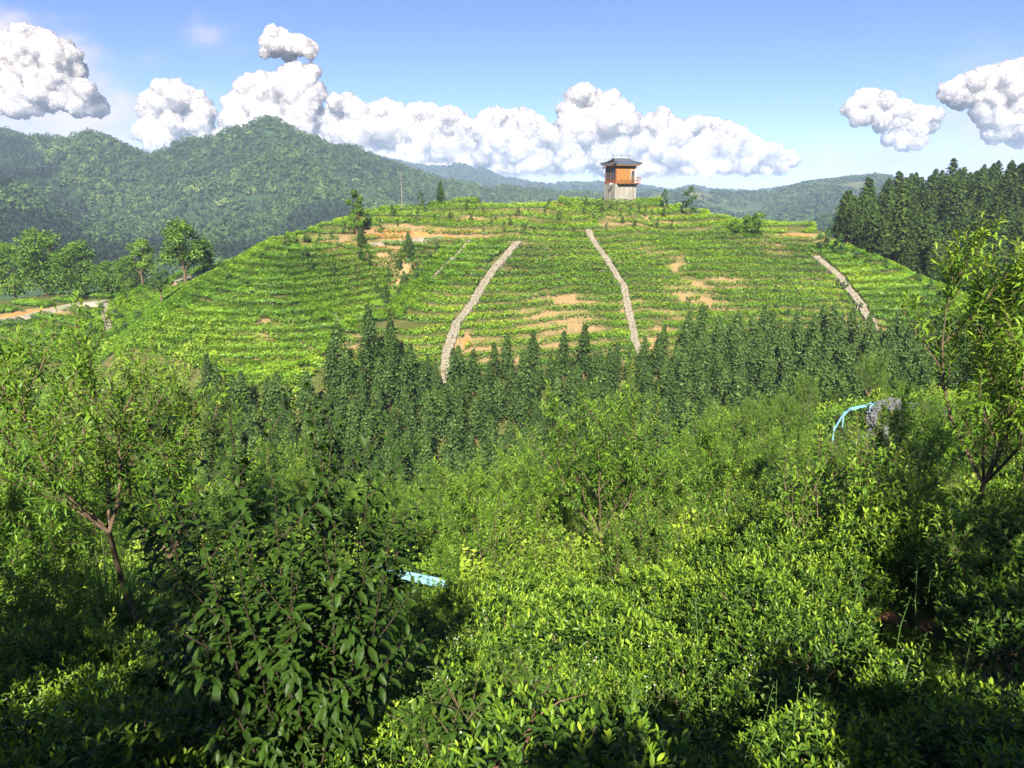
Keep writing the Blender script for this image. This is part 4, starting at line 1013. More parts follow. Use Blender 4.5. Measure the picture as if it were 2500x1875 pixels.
for i, (a, b) in enumerate(RSP):
    stand('sapling', (SAP + [BRO[3]])[i % 4], a, b + 4, 100, rng.uniform(0.5, 0.9) * (0.6 if i % 4 == 3 else 1), 'bushy shrub along the skyline of the left shoulder' if a < 1000 else 'dark shrub in the dip between the mound and the tower', 'shrub', 'shrubs on the left skyline' if a < 1000 else 'shrubs in the dip of the ridge')
for i, (a, b) in enumerate([(220, 790), (215, 765), (250, 775), (290, 790), (310, 830), (225, 830), (340, 790), (150, 820)]):
    stand('sapling', SAP[i % 3], a, b, 106, rng.uniform(0.8, 1.2), 'dark shrub beside the short stone stair on the left slope', 'shrub', 'shrubs by the short stone stair')
for i, (a, b) in enumerate([(2300, 735), (2320, 760), (2270, 718), (2240, 700), (2160, 665), (2120, 650), (2090, 640), (2290, 760), (2330, 790), (2345, 820)]):
    stand('sapling', (SAP + SPINDLE)[i % 5], a, b, 90, rng.uniform(0.7, 1.1), 'shrub on the right-hand rim of the tea hill', 'shrub', 'shrubs on the right rim of the tea hill')
for i in range(14):
    a = rng.uniform(1640, 2130); b = rng.uniform(700, 830)
    stand('sapling', SAP[i % 3], a, b, 85, rng.uniform(0.5, 0.8), 'small sapling standing in the tea right of the middle path', 'sapling', 'saplings in the tea right of the middle path')

# ------------------------------------------------------------------ fruit trees on the near slope
PE = [peach_meshes(400 + i, h, m_peach, 'peach', lm, fk, sp_) for i, (h, lm, fk, sp_) in enumerate([(4.5, 5, .26, .40), (4.0, 6, .16, .46), (5.2, 5, .34, .36), (3.6, 5, .14, .5), (4.6, 6, .2, .42)])]
def tree_at(name, meshes, px_, y, s, label, group=None, rz=0.0, cat='peach tree'):
    x = float(ray(px_, 1200)[0]) * y
    return plant(name, meshes, (x, y, float(H(x, y))), rz, s, label, cat, group, ('trunk', 'foliage'))
HERO_L = peach_meshes(450, 5.0, m_peach, 'peach', 5, .46, .38, leaf=0.165, lean=(-0.27, 0.05), shoots=6, subs=9, per=18, low=.12, tint0=.42, lw=.2, limb_az=[2.6, 0.3, 1.6, -1.4, 3.3], trunk_r=0.008)
HERO_L2 = peach_meshes(451, 4.3, m_peach, 'peach', 5, .42, .42, leaf=0.17, lean=(0.02, 0.05), shoots=6, subs=7, per=17, low=.15, tint0=.38, lw=.2, trunk_r=0.007)
HERO_R = peach_meshes(452, 4.2, m_peach, 'peach', 5, .34, .34, leaf=0.165, lean=(0.02, 0.0), shoots=6, subs=9, per=18, low=.12, trunk_r=0.0075, tint0=0.50, lw=.2, sub_len=.24)
HERO_R2 = peach_meshes(453, 4.4, m_peach, 'peach', 5, .40, .36, leaf=0.18, lean=(0.1, 0.0), shoots=6, subs=8, per=18, low=.12, tint0=.45, lw=.2, trunk_r=0.0075)
tree_at('peach_tree', HERO_L, 345, 10.2, 1.0, 'leaning peach tree with a long bare pinkish trunk on the left', rz=0)
tree_at('peach_tree', HERO_L2, 392, 11.4, 1.0, 'upright dark-trunked peach tree just right of the leaning one', rz=0.6)
tree_at('peach_tree', HERO_R, 2395, 9.4, .98, 'big sunlit peach tree with forked pale trunk near the right edge', rz=0.4)
tree_at('peach_tree', HERO_R2, 2520, 9.9, 1.0, 'peach tree cut by the right edge, with a smooth orange-brown trunk', rz=1.9)
for px_, y, k, s, rz, lb in [(40, 11.5, 3, 1.05, 1.0, 'leafy peach tree at the far left edge behind the tea'), (-60, 13, 0, 1.0, 2.0, 'peach tree partly outside the left edge'), (105, 13.5, 4, .95, .3, 'peach tree with thin upright stems left of the leaning trunk'),
                            (505, 15.5, 1, .95, .1, 'peach tree in full sun behind the two left trunks'), (690, 18.5, 0, .95, 2.3, 'peach tree behind the top of the dark shaded tree'), (850, 21.5, 3, 1.0, 1.3, 'peach tree above the left end of the blue guardrail'),
                            (1110, 16.6, 3, .55, .9, 'low peach tree with a short pale forked trunk right of the guardrail'), (1190, 16.0, 1, .98, .2, 'peach tree with a straight pinkish trunk in the middle of the slope'), (1470, 15.8, 2, 1.05, .5, 'tallest peach tree in the middle, its pale trunk bare and forked'),
                            (1545, 16.8, 4, .9, 1.1, 'slanting peach tree right of the tallest middle one'), (1385, 18.0, 0, .95, 3.0, 'dense dark peach tree left of the tallest middle one'), (1300, 19.0, 4, 1.0, 3.9, 'bushy peach tree with many thin stems in the middle'),
                            (1660, 17.5, 1, 1.0, .7, 'sunny peach tree above the grass tufts'), (1760, 20.0, 0, 1.0, 4.4, 'peach tree left of the road bend'), (1860, 17.0, 3, .9, .1, 'low peach tree over the grassy dip'), (2065, 26.0, 2, .72, .1, 'slender peach tree in front of the grey road'),
                            (2165, 30.0, 3, .8, 2.1, 'dark bushy peach tree standing before the road bend'), (2225, 15.0, 1, .95, 5.1, 'peach tree behind the big sunlit one on the right'), (2225, 36.5, 1, 1.0, 1.0, 'peach tree standing against the right side of the grey road'), (2300, 38.0, 3, 1.15, 2.0, 'bushy peach tree covering the road right of its bend'), (2205, 33.0, 4, .9, 4.0, 'small peach tree below the grey road on the right'), (2300, 19.0, 0, 1.0, .8, 'peach tree to the right of the road bend'), (2480, 15.0, 4, 1.1, 2.0, 'peach tree behind the right edge pair')]:
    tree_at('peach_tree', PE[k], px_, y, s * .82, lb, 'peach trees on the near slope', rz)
r = np.random.default_rng(33)
cx = r.uniform(-46, 44, 9000); cyy = r.uniform(20.5, 63, 9000)
rpl = polyline(rp, 1.0)
ok = (np.abs(cx) < 0.70 * cyy + 3) & (((cx[:, None] - rpl[None, :, 0]) ** 2 + (cyy[:, None] - rpl[None, :, 1]) ** 2).min(1) > 2.9 ** 2)
zz_ = H(cx, cyy); qx, qy = proj(cx, cyy, zz_ + 3.4)
ok &= ~((np.abs(qx - 2110) < 140) & (qy < 1110) & (cyy < 50) & (cx > 8))
ok &= qy > np.interp(qx, [0, 400, 540, 700, 850, 1000, 1200, 1330, 1450, 1600, 1750, 1900, 2000, 2500], [930, 930, 985, 1070, 1130, 1180, 1150, 1090, 1010, 965, 930, 900, 900, 900])
cand = list(zip(cx[ok], cyy[ok])); idx = poisson(cand, 2.9, 150)
print('peach', len(idx))
for i in idx:
    x, y = cand[i]
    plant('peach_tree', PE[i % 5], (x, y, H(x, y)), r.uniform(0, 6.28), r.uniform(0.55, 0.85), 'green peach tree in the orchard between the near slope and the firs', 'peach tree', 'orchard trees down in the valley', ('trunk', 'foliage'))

# ------------------------------------------------------------------ the near slope: tea bushes, grass, ferns, dark fruit tree
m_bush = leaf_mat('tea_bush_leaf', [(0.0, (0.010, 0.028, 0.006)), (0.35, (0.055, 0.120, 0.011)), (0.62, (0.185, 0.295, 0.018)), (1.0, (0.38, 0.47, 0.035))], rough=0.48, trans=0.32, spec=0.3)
def bush_meshes(seed, R_=0.72, hgt=0.95, nshoot=900, leaf=0.068):
    r = np.random.default_rng(seed); tm = MB()
    for i in range(9):
        a = i * 2.4; t = R_ * r.uniform(0.3, 0.8)
        tm.tube([(0, 0, -.25), (cos(a) * t * .4, sin(a) * t * .4, hgt * .4), (cos(a) * t, sin(a) * t, hgt * .8)], [0.022, 0.014, 0.006], 5, cap=False)
    d = unit(r.normal(size=(nshoot, 3)) * [1, 1, .9]); d[:, 2] = np.abs(d[:, 2]) - 0.15 * r.random(nshoot)
    lump = 1 + 0.16 * np.sin(d[:, 0] * 5 + seed) * np.cos(d[:, 1] * 4.3) + 0.1 * np.sin(d[:, 2] * 7 + d[:, 0] * 6)
    dep = r.random(nshoot) ** 2.2
    p = d * (np.array([R_, R_, hgt * .62]) * (lump * (1 - 0.5 * dep))[:, None]) + [0, 0, hgt * .36]
    ax_ = unit(d * [0.55, 0.55, 0.4] + [0, 0, 0.75] + r.normal(size=(nshoot, 3)) * 0.28)
    per = 6; u = (np.arange(per) + 0.3) / per; ln = r.uniform(0.07, 0.16, nshoot)
    pos = (p[:, None] + ax_[:, None] * (ln[:, None, None] * u[None, :, None])).reshape(-1, 3)
    A1 = unit(np.cross(ax_, [0.3, 0.2, 0.93])); A2 = np.cross(ax_, A1); ph = (np.arange(per) * 2.4)[None] + r.uniform(0, 6.28, (nshoot, 1))
    rad = np.cos(ph)[..., None] * A1[:, None] + np.sin(ph)[..., None] * A2[:, None]
    dirs = unit(rad * (1.1 - 0.75 * u[None, :, None]) + ax_[:, None] * (0.25 + 0.8 * u[None, :, None]) + r.normal(size=(nshoot, per, 3)) * 0.15).reshape(-1, 3)
    ll = leaf * np.tile(1.15 - 0.45 * u, nshoot) * r.uniform(0.7, 1.25, nshoot * per)
    v, f, m = leaves(pos, dirs, np.array([0, 0, 1.]) + r.normal(size=(nshoot * per, 3)) * 0.3, ll, ll * 0.36, 0.25 * r.uniform(-.6, 1.6, nshoot * per), (0.3, 0.68), 0.35)
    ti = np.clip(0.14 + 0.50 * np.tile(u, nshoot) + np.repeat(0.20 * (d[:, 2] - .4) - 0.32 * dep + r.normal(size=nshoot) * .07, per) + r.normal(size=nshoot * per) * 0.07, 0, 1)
    cm = MB(); cm.add(v, f, np.repeat(ti, m))
    return tm.mesh('tea_stem', m_bark), cm.mesh('tea_leaves', m_bush)
BU = [bush_meshes(500 + i, rr, hh, nn) for i, (rr, hh, nn) in enumerate([(0.72, 0.95, 1000), (0.80, 1.05, 1150), (0.62, 0.85, 850), (0.9, 0.95, 1250)])]
BL = [bush_meshes(520 + i, rr, hh, nn) for i, (rr, hh, nn) in enumerate([(0.85, 1.15, 1300), (1.0, 1.25, 1500)])]
r = np.random.default_rng(41)
cx = r.uniform(-11, 11.5, 6000); cyy = r.uniform(2.9, 13.2, 6000)
ok = (np.abs(cx) < 0.74 * cyy + 1.3) & ~((cyy > 11.6) & (cx > -2.6) & (cx < -.6)) & (np.hypot((cx - 4.6) / 1.15, (cyy - 7.1) / 1.0) > 1) & (cyy < 12.4 - 0.9 * np.exp(-((cx + 0.5) / 2.5) ** 2) * 0 + 0.05 * cx)
cand = list(zip(cx[ok], cyy[ok])); idx = poisson(cand, 0.98)
print('bushes', len(idx))
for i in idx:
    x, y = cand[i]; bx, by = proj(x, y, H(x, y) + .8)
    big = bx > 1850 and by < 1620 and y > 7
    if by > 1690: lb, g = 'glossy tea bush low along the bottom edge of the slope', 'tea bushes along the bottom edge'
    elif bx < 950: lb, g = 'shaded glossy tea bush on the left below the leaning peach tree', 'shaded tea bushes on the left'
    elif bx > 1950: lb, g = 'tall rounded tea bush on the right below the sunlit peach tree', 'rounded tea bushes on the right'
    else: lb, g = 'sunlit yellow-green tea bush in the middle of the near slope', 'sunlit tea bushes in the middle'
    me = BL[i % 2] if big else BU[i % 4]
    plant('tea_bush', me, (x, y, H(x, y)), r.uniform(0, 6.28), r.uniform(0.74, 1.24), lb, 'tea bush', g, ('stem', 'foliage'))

m_dbark = surf_mat('dark_brown_stem', [(0.3, (0.018, 0.013, 0.009)), (0.7, (0.06, 0.042, 0.028))], scale=9, coord='Object', rough=0.9)
m_dpeach = leaf_mat('dark_peach_leaf', [(0.0, (0.016, 0.038, 0.006)), (0.5, (0.045, 0.095, 0.011)), (1.0, (0.13, 0.21, 0.02))], rough=0.5, trans=0.35, spec=0.22)
# big dark fruit tree in the shade, close to the camera
DK = MB(); DT = MB(); r = np.random.default_rng(61); LP, LD, LL, LT = [], [], [], []
for i in range(24):
    a = i * 2.4 + r.uniform(-.3, .3); t = 0.04 + 0.23 * math.sqrt((i + .5) / 24); h = r.uniform(2.75, 3.7) * (1.06 - 0.5 * (t - .05))
    end = np.array([cos(a) * sin(t) * 1.35, sin(a) * sin(t) * 0.8, cos(t)]) * h
    u = np.linspace(0, 1, 12)[:, None]; pl = end * u + np.array([cos(a), sin(a), 0]) * 0.12 * np.sin(u * pi) + r.normal(size=(12, 3)) * 0.012
    DT.tube(pl, np.linspace(0.013, 0.002, 12), 6, cap=False, tint=.2)
    seg = [(pl, 0.14, 1.0, 84)]
    for k in range(7):
        s = r.uniform(0.2, 0.88); j = int(s * 11); b = r.uniform(0, 6.28); d = unit(np.array([cos(b), sin(b), 0.9])); l = r.uniform(0.35, 0.8)
        q = pl[j] + d * l * np.linspace(0, 1, 6)[:, None] + np.array([0, 0, .12]) * (np.linspace(0, 1, 6)[:, None]) ** 2
        DT.tube(q, np.linspace(0.006, 0.002, 6), 4, cap=False); seg.append((q, 0.1, 1.0, 22))
    for q, s0, s1, nl in seg:
        uu = np.linspace(s0, s1, nl); idx_ = uu * (len(q) - 1); j = np.minimum(idx_.astype(int), len(q) - 2); f_ = (idx_ - j)[:, None]
        p = q[j] * (1 - f_) + q[j + 1] * f_; tg = unit(q[j + 1] - q[j]); ph = np.arange(nl) * 2.4 + r.uniform(0, 6)
        A1 = unit(np.cross(tg, [.3, .2, .93])); A2 = np.cross(tg, A1)
        LP.append(p); LD.append(np.cos(ph)[:, None] * A1 + np.sin(ph)[:, None] * A2 + tg * (0.35 + 0.6 * uu[:, None] ** 3)); LL.append(0.135 * (1.1 - 0.35 * uu ** 2) * r.uniform(0.7, 1.2, nl)); LT.append(0.22 + 0.22 * uu ** 3 + r.normal(size=nl) * .07)
LP = np.concatenate(LP); LD = np.concatenate(LD); LL = np.concatenate(LL); LT = np.concatenate(LT)
v, f, m = leaves(LP, LD, np.array([0, 0, 1.]) + r.normal(size=LP.shape) * .2, LL, LL * 0.33, 0.75 * r.uniform(0.4, 1.4, len(LP)), (0.2, 0.5, 0.8), 0.3)
DK.add(v, f, np.repeat(np.clip(LT, 0, 1), m))
dk = (DT.mesh('dark_tree_stem', m_dbark, True), DK.mesh('dark_tree_leaves', m_dpeach))
x, y = -1.62, 4.9
plant('peach_tree', dk, (x, y, H(x, y)), 0.3, 1.0, 'large dark peach tree in shade close by, many upright stems of long drooping leaves', 'peach tree', None, ('stem', 'foliage'))
sd_ = peach_meshes(470, 1.2, m_dpeach, 'seedling', 4, .15, .3, leaf=0.13, shoots=2, subs=4, per=9, lw=.34, sub_len=.3, trunk_r=.008, st=(.25, .55, .8))
for (x, y, s, rz, lb) in [(-0.42, 4.5, .85, 1.2, 'small broad-leaved seedling low in front of the dark tree'), (-2.6, 4.4, .8, 2.2, 'seedling left of the dark peach tree at the bottom'), (0.1, 5.2, .8, 3.0, 'thin seedling right of the dark peach tree among tea')]:
    plant('peach_seedling', sd_, (x, y, H(x, y) + .25), rz, s, lb, 'seedling', None, ('stem', 'foliage'))

# grass tufts
m_grass = leaf_mat('long_grass_blade', [(0.0, (0.045, 0.095, 0.02)), (0.5, (0.10, 0.185, 0.035)), (1.0, (0.22, 0.29, 0.08))], rough=0.45, trans=0.3, spec=0.3)
def grass_mesh(seed, nb=90, L_=1.1, w_=0.016):
    r = np.random.default_rng(seed); a = r.uniform(0, 6.28, nb); t = r.uniform(0.1, 0.75, nb)
    p = np.stack([np.cos(a), np.sin(a), 0 * a], 1) * r.uniform(0, .18, (nb, 1)); d = np.stack([np.cos(a) * np.sin(t), np.sin(a) * np.sin(t), np.cos(t)], 1)
    v, f, m = leaves(p, d, np.array([0, 0, 1.]) + 0 * p, L_ * r.uniform(0.5, 1.1, nb), w_ * r.uniform(.7, 1.4, nb), 0.75 * r.uniform(.3, 1.3, nb), (0.15, 0.35, 0.55, 0.75, 0.9), 0.3)
    mb = MB(); mb.add(v, f, np.repeat(np.clip(.5 + r.normal(size=nb) * .2, 0, 1), m)); return mb.mesh('grass_tuft', m_grass)
GR = [grass_mesh(600 + i, n_, l_) for i, (n_, l_) in enumerate([(110, 1.3), (80, 1.0), (60, 1.6)])]
TU = [(235, 10.4, 1.5), (190, 10.6, 1.3), (275, 10.3, 1.2), (150, 11.6, .9), (1720, 14.0, 1.15), (1790, 15.0, 1.2), (1830, 16.0, 1.3), (1860, 15.2, 1.2), (1700, 15.4, 1.0), (1950, 18, 1.3), (1920, 19, 1.3), (1610, 14.2, .9), (1650, 4.4, .5), (2190, 9.0, .85), (2330, 7.8, .6), (1330, 14.6, .8), (1460, 14.3, .9), (1560, 14.8, .9), (880, 14.2, .8), (980, 14.0, .7), (600, 12.6, .8), (2120, 11.5, .8)]
for i, (px_, y, s) in enumerate(TU):
    x = float(ray(px_, 1300)[0]) * y; o = link('grass_tuft', GR[i % 3]); o.location = (x, y, float(H(x, y)) + (0.25 if y < 13 else 0.1)); o.rotation_euler = (0, 0, i * 1.7); o.scale = (s,) * 3
    lf = px_ < 700; md = px_ > 1600
    tag(o, 'tall arching grass tuft at the foot of the leaning peach tree' if lf else ('long-bladed grass tuft in the grassy dip on the right' if md else 'grass tuft at the edge of the near tea below the orchard'), 'grass tuft',
        'grass tufts by the leaning tree' if lf else ('grass tufts in the dip' if md else 'grass tufts below the orchard'))

# ferns
m_fern = leaf_mat('fern_frond', [(0.0, (0.035, 0.075, 0.010)), (0.5, (0.085, 0.165, 0.016)), (1.0, (0.17, 0.26, 0.03))], rough=0.5, trans=0.35, spec=0.2)
m_fernb = leaf_mat('dry_fern_frond', [(0.0, (0.10, 0.05, 0.02)), (0.5, (0.20, 0.10, 0.045)), (1.0, (0.30, 0.17, 0.08))], rough=0.7, trans=0.2, spec=0.1)
def fern_mesh(seed, mat, nf=8, L_=0.75):
    r = np.random.default_rng(seed); mb = MB()
    for i in range(nf):
        a = i * 2.4 + r.uniform(-.3, .3); l = L_ * r.uniform(.7, 1.1); u = np.linspace(0, 1, 30)[:, None]
        hd = np.array([cos(a), sin(a), 0]); pl = hd * l * u * 0.85 + np.array([0, 0, 1]) * l * (1.0 * u - 0.95 * u ** 2)
        mb.tube(pl[::3], 0.004, 3, 0.4, cap=False); sd = np.array([-sin(a), cos(a), 0]); w_ = 0.22 * l * np.sin(np.clip(u[2:] * 1.05 + .12, 0, 1) * pi) ** .8 + .01
        for s in (-1, 1):
            v, f, m = leaves(pl[2:], sd * s + hd * .35 + [0, 0, -.1], np.array([0, 0, 1.]) + 0 * pl[2:], w_[:, 0] * 1.2, l * 0.018, .3, (.3, .7), .1)
            mb.add(v, f, np.clip(.5 + r.normal() * .12, 0, 1))
    return mb.mesh('fern', mat)
FE = [fern_mesh(700, m_fern), fern_mesh(701, m_fern, 7, .9)]; FB = fern_mesh(702, m_fernb, 5, .6)
r = np.random.default_rng(71)
fe = [(r.uniform(860, 1480), r.uniform(11.4, 12.8), .7) for _ in range(22)] + [(2180, 7.4, .8), (2240, 7.2, .9), (2280, 7.9, .8), (2200, 8.0, .7), (2150, 7.7, .7), (2320, 7.3, .8), (2230, 6.8, .7), (2290, 6.7, .7), (2170, 8.3, .9), (2340, 8.2, .8)]
for i, (px_, y, s) in enumerate(fe):
    x = float(ray(px_, 1450)[0]) * y; o = link('fern', FE[i % 2]); o.location = (x, y, float(H(x, y)) + (.12 if y > 11 else .05)); o.rotation_euler = (0, 0, i * 1.3); o.scale = (s * r.uniform(.8, 1.2),) * 3
    tag(o, 'bright green fern below the blue guardrail' if y > 11 else 'green fern in the bare red hollow on the right', 'fern', 'ferns below the guardrail' if y > 11 else 'ferns in the hollow')
for px_, y, lb in [(2215, 7.5, 'rust-brown dead fern among green ones in the hollow'), (2460, 4.7, 'dry brown fern in the bottom right corner')]:
    x = float(ray(px_, 1600)[0]) * y; o = link('dry_fern', FB); o.location = (x, y, float(H(x, y)) + .25); o.scale = (.9,) * 3; tag(o, lb, 'fern')
# broken stakes at the bottom
m_stake = surf_mat('weathered_split_wood', [(0.3, (0.06, 0.03, 0.02)), (0.7, (0.17, 0.10, 0.065))], scale=12, coord='Object', stretch=(1, 1, .15), rough=0.9, bump=.5)
for px_, py_, y, h, ln, lb in [(1258, 1875, 4.0, .42, .12, 'broken brown stake leaning in the tea at the bottom edge'), (1205, 1890, 3.9, .30, .06, 'shorter broken stake beside the taller one')]:
    b = P(px_, py_, y); mb = MB(); mb.tube([(-.02, 0, -.6), (0, 0, 0), (ln * .6, 0, h * .6), (ln, 0, h)], [.03, .028, .022, .006], 6)
    if h > .4: mb.tube([(ln * .9, 0, h * .85), (ln + .15, 0.02, h + .05), (ln + .32, .03, h + .10)], [.006, .005, .002], 4, cap=False)
    o = mb.build('broken_stake', m_stake); o.location = b; tag(o, lb, 'stake')

WILD = [peach_meshes(480 + i, h, m_peach, 'wild_shrub', 6, .06, .5, leaf=.11, shoots=4, subs=6, per=14, lw=.3, sub_len=.3, low=.1, trunk_r=.007, tint0=t0) for i, (h, t0) in enumerate([(1.7, .45), (2.1, .3), (1.4, .55)])]
r = np.random.default_rng(77)
WS = [(760, 12.3), (1260, 12.4), (1370, 12.8), (1480, 12.2), (1590, 12.9), (1690, 12.4), (1780, 12.8), (1880, 12.3), (1960, 11.4), (2060, 12.0), (2150, 11.2), (2230, 10.6), (430, 12.4), (560, 11.9), (80, 10.4), (640, 11.2), (2010, 13.6), (1830, 13.8), (2110, 13.8), (1560, 10.6), (1330, 11.0), (850, 10.8), (20, 9.0), (2300, 8.6), (2440, 7.0), (2050, 9.9), (150, 8.2)]
for i, (px_, y) in enumerate(WS):
    x = float(ray(px_, 1400)[0]) * y; g = 'left' if px_ < 800 else ('middle' if px_ < 1650 else 'right')
    plant('wild_shrub', WILD[i % 3], (x, y, H(x, y)), i * 1.9, r.uniform(.75, 1.15), {'left': 'wild leafy shrub growing up through the tea by the left trees', 'middle': 'wild leafy shrub at the far rim of the sunlit tea', 'right': 'wild leafy shrub among the rounded tea bushes on the right'}[g], 'shrub', 'wild shrubs in the ' + g, ('stem', 'foliage'))

# thin weed sprigs standing out of the tea, far too many to count
r = np.random.default_rng(83); wm_ = MB(); n = 420
Y = r.uniform(4.2, 12.6, n); X = r.uniform(-1, 1, n) * (0.72 * Y + .5)
b = np.stack([X, Y, H(X, Y) + .55], 1); d = unit(r.normal(size=(n, 3)) * .22 + [0, 0, 1]); l = r.uniform(.35, .75, n)
for i in range(n): wm_.tube([b[i], b[i] + d[i] * l[i] * .5, b[i] + d[i] * l[i] + r.normal(size=3) * .03], [.005, .004, .002], 3, .3, cap=False)
per = 15; u = (np.arange(per) + 1) / per
p = (b[:, None] + d[:, None] * (l[:, None, None] * u[None, :, None])).reshape(-1, 3); a = np.tile(np.arange(per) * 2.4, n) + np.repeat(r.uniform(0, 6, n), per)
v, f, m = leaves(p, np.stack([np.cos(a), np.sin(a), .5 + 0 * a], 1), np.array([0, 0, 1.]) + 0 * p, r.uniform(.03, .075, n * per), r.uniform(.008, .018, n * per), .5, (.3, .7), .1)
wm_.add(v, f, np.repeat(np.clip(.5 + np.repeat(r.normal(size=n) * .2, per), 0, 1), m))
tag(wm_.build('weeds', m_grass), 'thin weed sprigs standing up out of the tea bushes', 'weeds', kind='stuff')
k = 260; q = r.integers(0, n // 5, k); fl_ = MB(); v, f = cards(b[q] + d[q] * l[q][:, None] + r.normal(size=(k, 3)) * .05, r.normal(size=(k, 3)) * .4 + [0, -.5, .8], .016, r); fl_.add(v, f, .5)
m_flw = surf_mat('pale_petal', [(0.3, (0.34, 0.33, 0.28)), (0.7, (0.5, 0.5, 0.44))], scale=20, rough=.8)
tag(fl_.build('weed_flowers', m_flw), 'tiny pale flower heads on the weed sprigs', 'flowers', kind='stuff')

# undergrowth: weeds and low shrubs nobody could count, on the near slope and under the trees
r = np.random.default_rng(81); n = 330000
Y = 12 + 60 * r.random(n) ** 1.4; X = r.uniform(-1, 1, n) * (0.74 * Y + 4); xb = (r.random(n) < .2); X = np.where(xb, r.uniform(-76, -22, n), X); Y = np.where(xb, r.uniform(60, 103 - 12 * (X > -50) - 10 * (X > -36), n), Y)
mk = ((X[:, None] - rpl[None, ::2, 0]) ** 2 + (Y[:, None] - rpl[None, ::2, 1]) ** 2).min(1) > 2.5 ** 2
X, Y = X[mk], Y[mk]; lump = fbm(X / 1.5, Y / 1.5, 141, 3); keep = lump > 0.33; X, Y, lump = X[keep], Y[keep], lump[keep]
cor = (X / Y > -.215) & (X / Y < -.075) & (Y < 19.4); lump = np.where(cor, .34, lump)
pos = np.stack([X, Y, H(X, Y) + (0.15 + np.clip(lump - .33, 0, 1) * 3.6) * r.random(len(X)) ** .6], 1)
nr = r.normal(size=(len(X), 3)) * .5 + [0, -.25, .8]
v, f = cards(pos, nr, r.uniform(.05, .10, len(X)) * (0.8 + Y / 28), r, 0.5)
mb = MB(); mb.add(v, f, np.repeat(np.clip(.22 + .5 * (pos[:, 2] - H(X, Y)) + .5 * (fbm(X / 6, Y / 6, 151, 2) - .5) + r.normal(size=len(X)) * .1, 0, 1), 4))
tag(mb.build('undergrowth', m_peach), 'weeds and low scrub covering the slope under the orchard', 'undergrowth', kind='stuff')

# trees and hedge growing behind the camera: they throw the shade over the near slope
SH = [broad_meshes(800 + i, h, rd, m_broad, 'shade', cl, 190, (0.14, 0.30), th, 0.9) for i, (h, rd, cl, th) in enumerate([(4.6, 2.0, 16, .2), (5.6, 2.5, 18, .2), (2.6, 1.5, 10, .1)])]
for (x, y, k, s_, lb) in SHADE:
    plant('leafy_tree' if k < 2 else 'leafy_bush', SH[k], (x, y, H(x, y)), 0.7 * x, s_, lb, 'broadleaf tree' if k < 2 else 'bush', None)

# ------------------------------------------------------------------ forest on the distant slopes
m_forest = leaf_mat('forest_crown', [(0.0, (0.014, 0.032, 0.014)), (0.35, (0.034, 0.066, 0.022)), (0.65, (0.062, 0.106, 0.030)), (1.0, (0.13, 0.175, 0.045))], rough=0.7, trans=0.15, spec=0.1)
m_pinewood = leaf_mat('conifer_crown', [(0.0, (0.008, 0.015, 0.009)), (0.5, (0.017, 0.029, 0.014)), (1.0, (0.034, 0.05, 0.022))], rough=0.8, trans=0.1, spec=0.1)
def crowns(P_, Rr, Hh, tint, per, csize, r, cone=0.0):
    k = len(P_); d = unit(r.normal(size=(k, per, 3)) * [1, 1, .8] + [0, -.25, .35]); d[..., 2] = np.abs(d[..., 2])
    q = d * r.uniform(0.75, 1.1, (k, per, 1))
    sx = 1 - cone * q[..., 2:3]
    p = P_[:, None] + np.concatenate([q[..., :2] * sx * Rr[:, None, None], q[..., 2:3] * Hh[:, None, None]], -1)
    n = d + r.normal(size=d.shape) * 0.24
    v, f = cards(p.reshape(-1, 3), n.reshape(-1, 3), (Rr[:, None] * csize * r.uniform(.7, 1.3, (k, per))).ravel(), r, 0.8)
    t = np.clip(tint[:, None] + 0.16 * (d[..., 2] - .5) + r.normal(size=(k, per)) * 0.035, 0, 1)  # shading put into the tint: crown tops paler than their sides
    return v, f, np.repeat(t.ravel(), 4)
r = np.random.default_rng(91)
lx, ly = LX[0], LY[:, 0]
def lz(x, y):
    fx = np.clip((x - lx[0]) / 7.0, 0, len(lx) - 1.01); fy = np.clip((y - ly[0]) / 7.0, 0, len(ly) - 1.01); i = fx.astype(int); j = fy.astype(int); a = fx - i; b = fy - j
    return (LZ[j, i] * (1 - a) + LZ[j, i + 1] * a) * (1 - b) + (LZ[j + 1, i] * (1 - a) + LZ[j + 1, i + 1] * a) * b
def jgrid(st):
    a, b = np.meshgrid(np.arange(-800, 430, st), np.arange(305, 1290, st)); a = a.ravel(); b = b.ravel()
    a = a + r.uniform(-.48, .48, len(a)) * st; b = b + r.uniform(-.48, .48, len(b)) * st
    z = lz(a, b); ga = (lz(a + 5, b) - lz(a - 5, b)) / 10; gb2 = (lz(a, b + 5) - lz(a, b - 5)) / 10; fa, fb = proj(a, b, z)
    k = (fa > -160) & (fa < 1560) & (fb > 270) & (fb < 690) & ((gb2 * b + ga * a - z) > -25)
    return a[k], b[k], z[k], fa[k], fb[k]
def ell(cx, cyy, a, b, th):
    c, s = cos(R(th)), sin(R(th)); u = (fx_ - cx) * c + (fy_ - cyy) * s; v = -(fx_ - cx) * s + (fy_ - cyy) * c
    return (u / a) ** 2 + (v / b) ** 2 + (vnoise(X / 25, Y / 25, 3) - .5) * .35 < 1
def pines(): return ell(470, 540, 95, 42, -48) | ell(395, 600, 90, 30, -45) | ell(830, 555, 120, 62, 12) | ell(740, 590, 110, 40, -20) | ell(60, 580, 170, 55, 8) | ell(170, 500, 70, 26, 50) | ell(130, 420, 60, 16, -52) | ell(200, 640, 200, 40, 0) | ell(20, 400, 90, 60, 0) | ell(640, 610, 110, 30, -10)
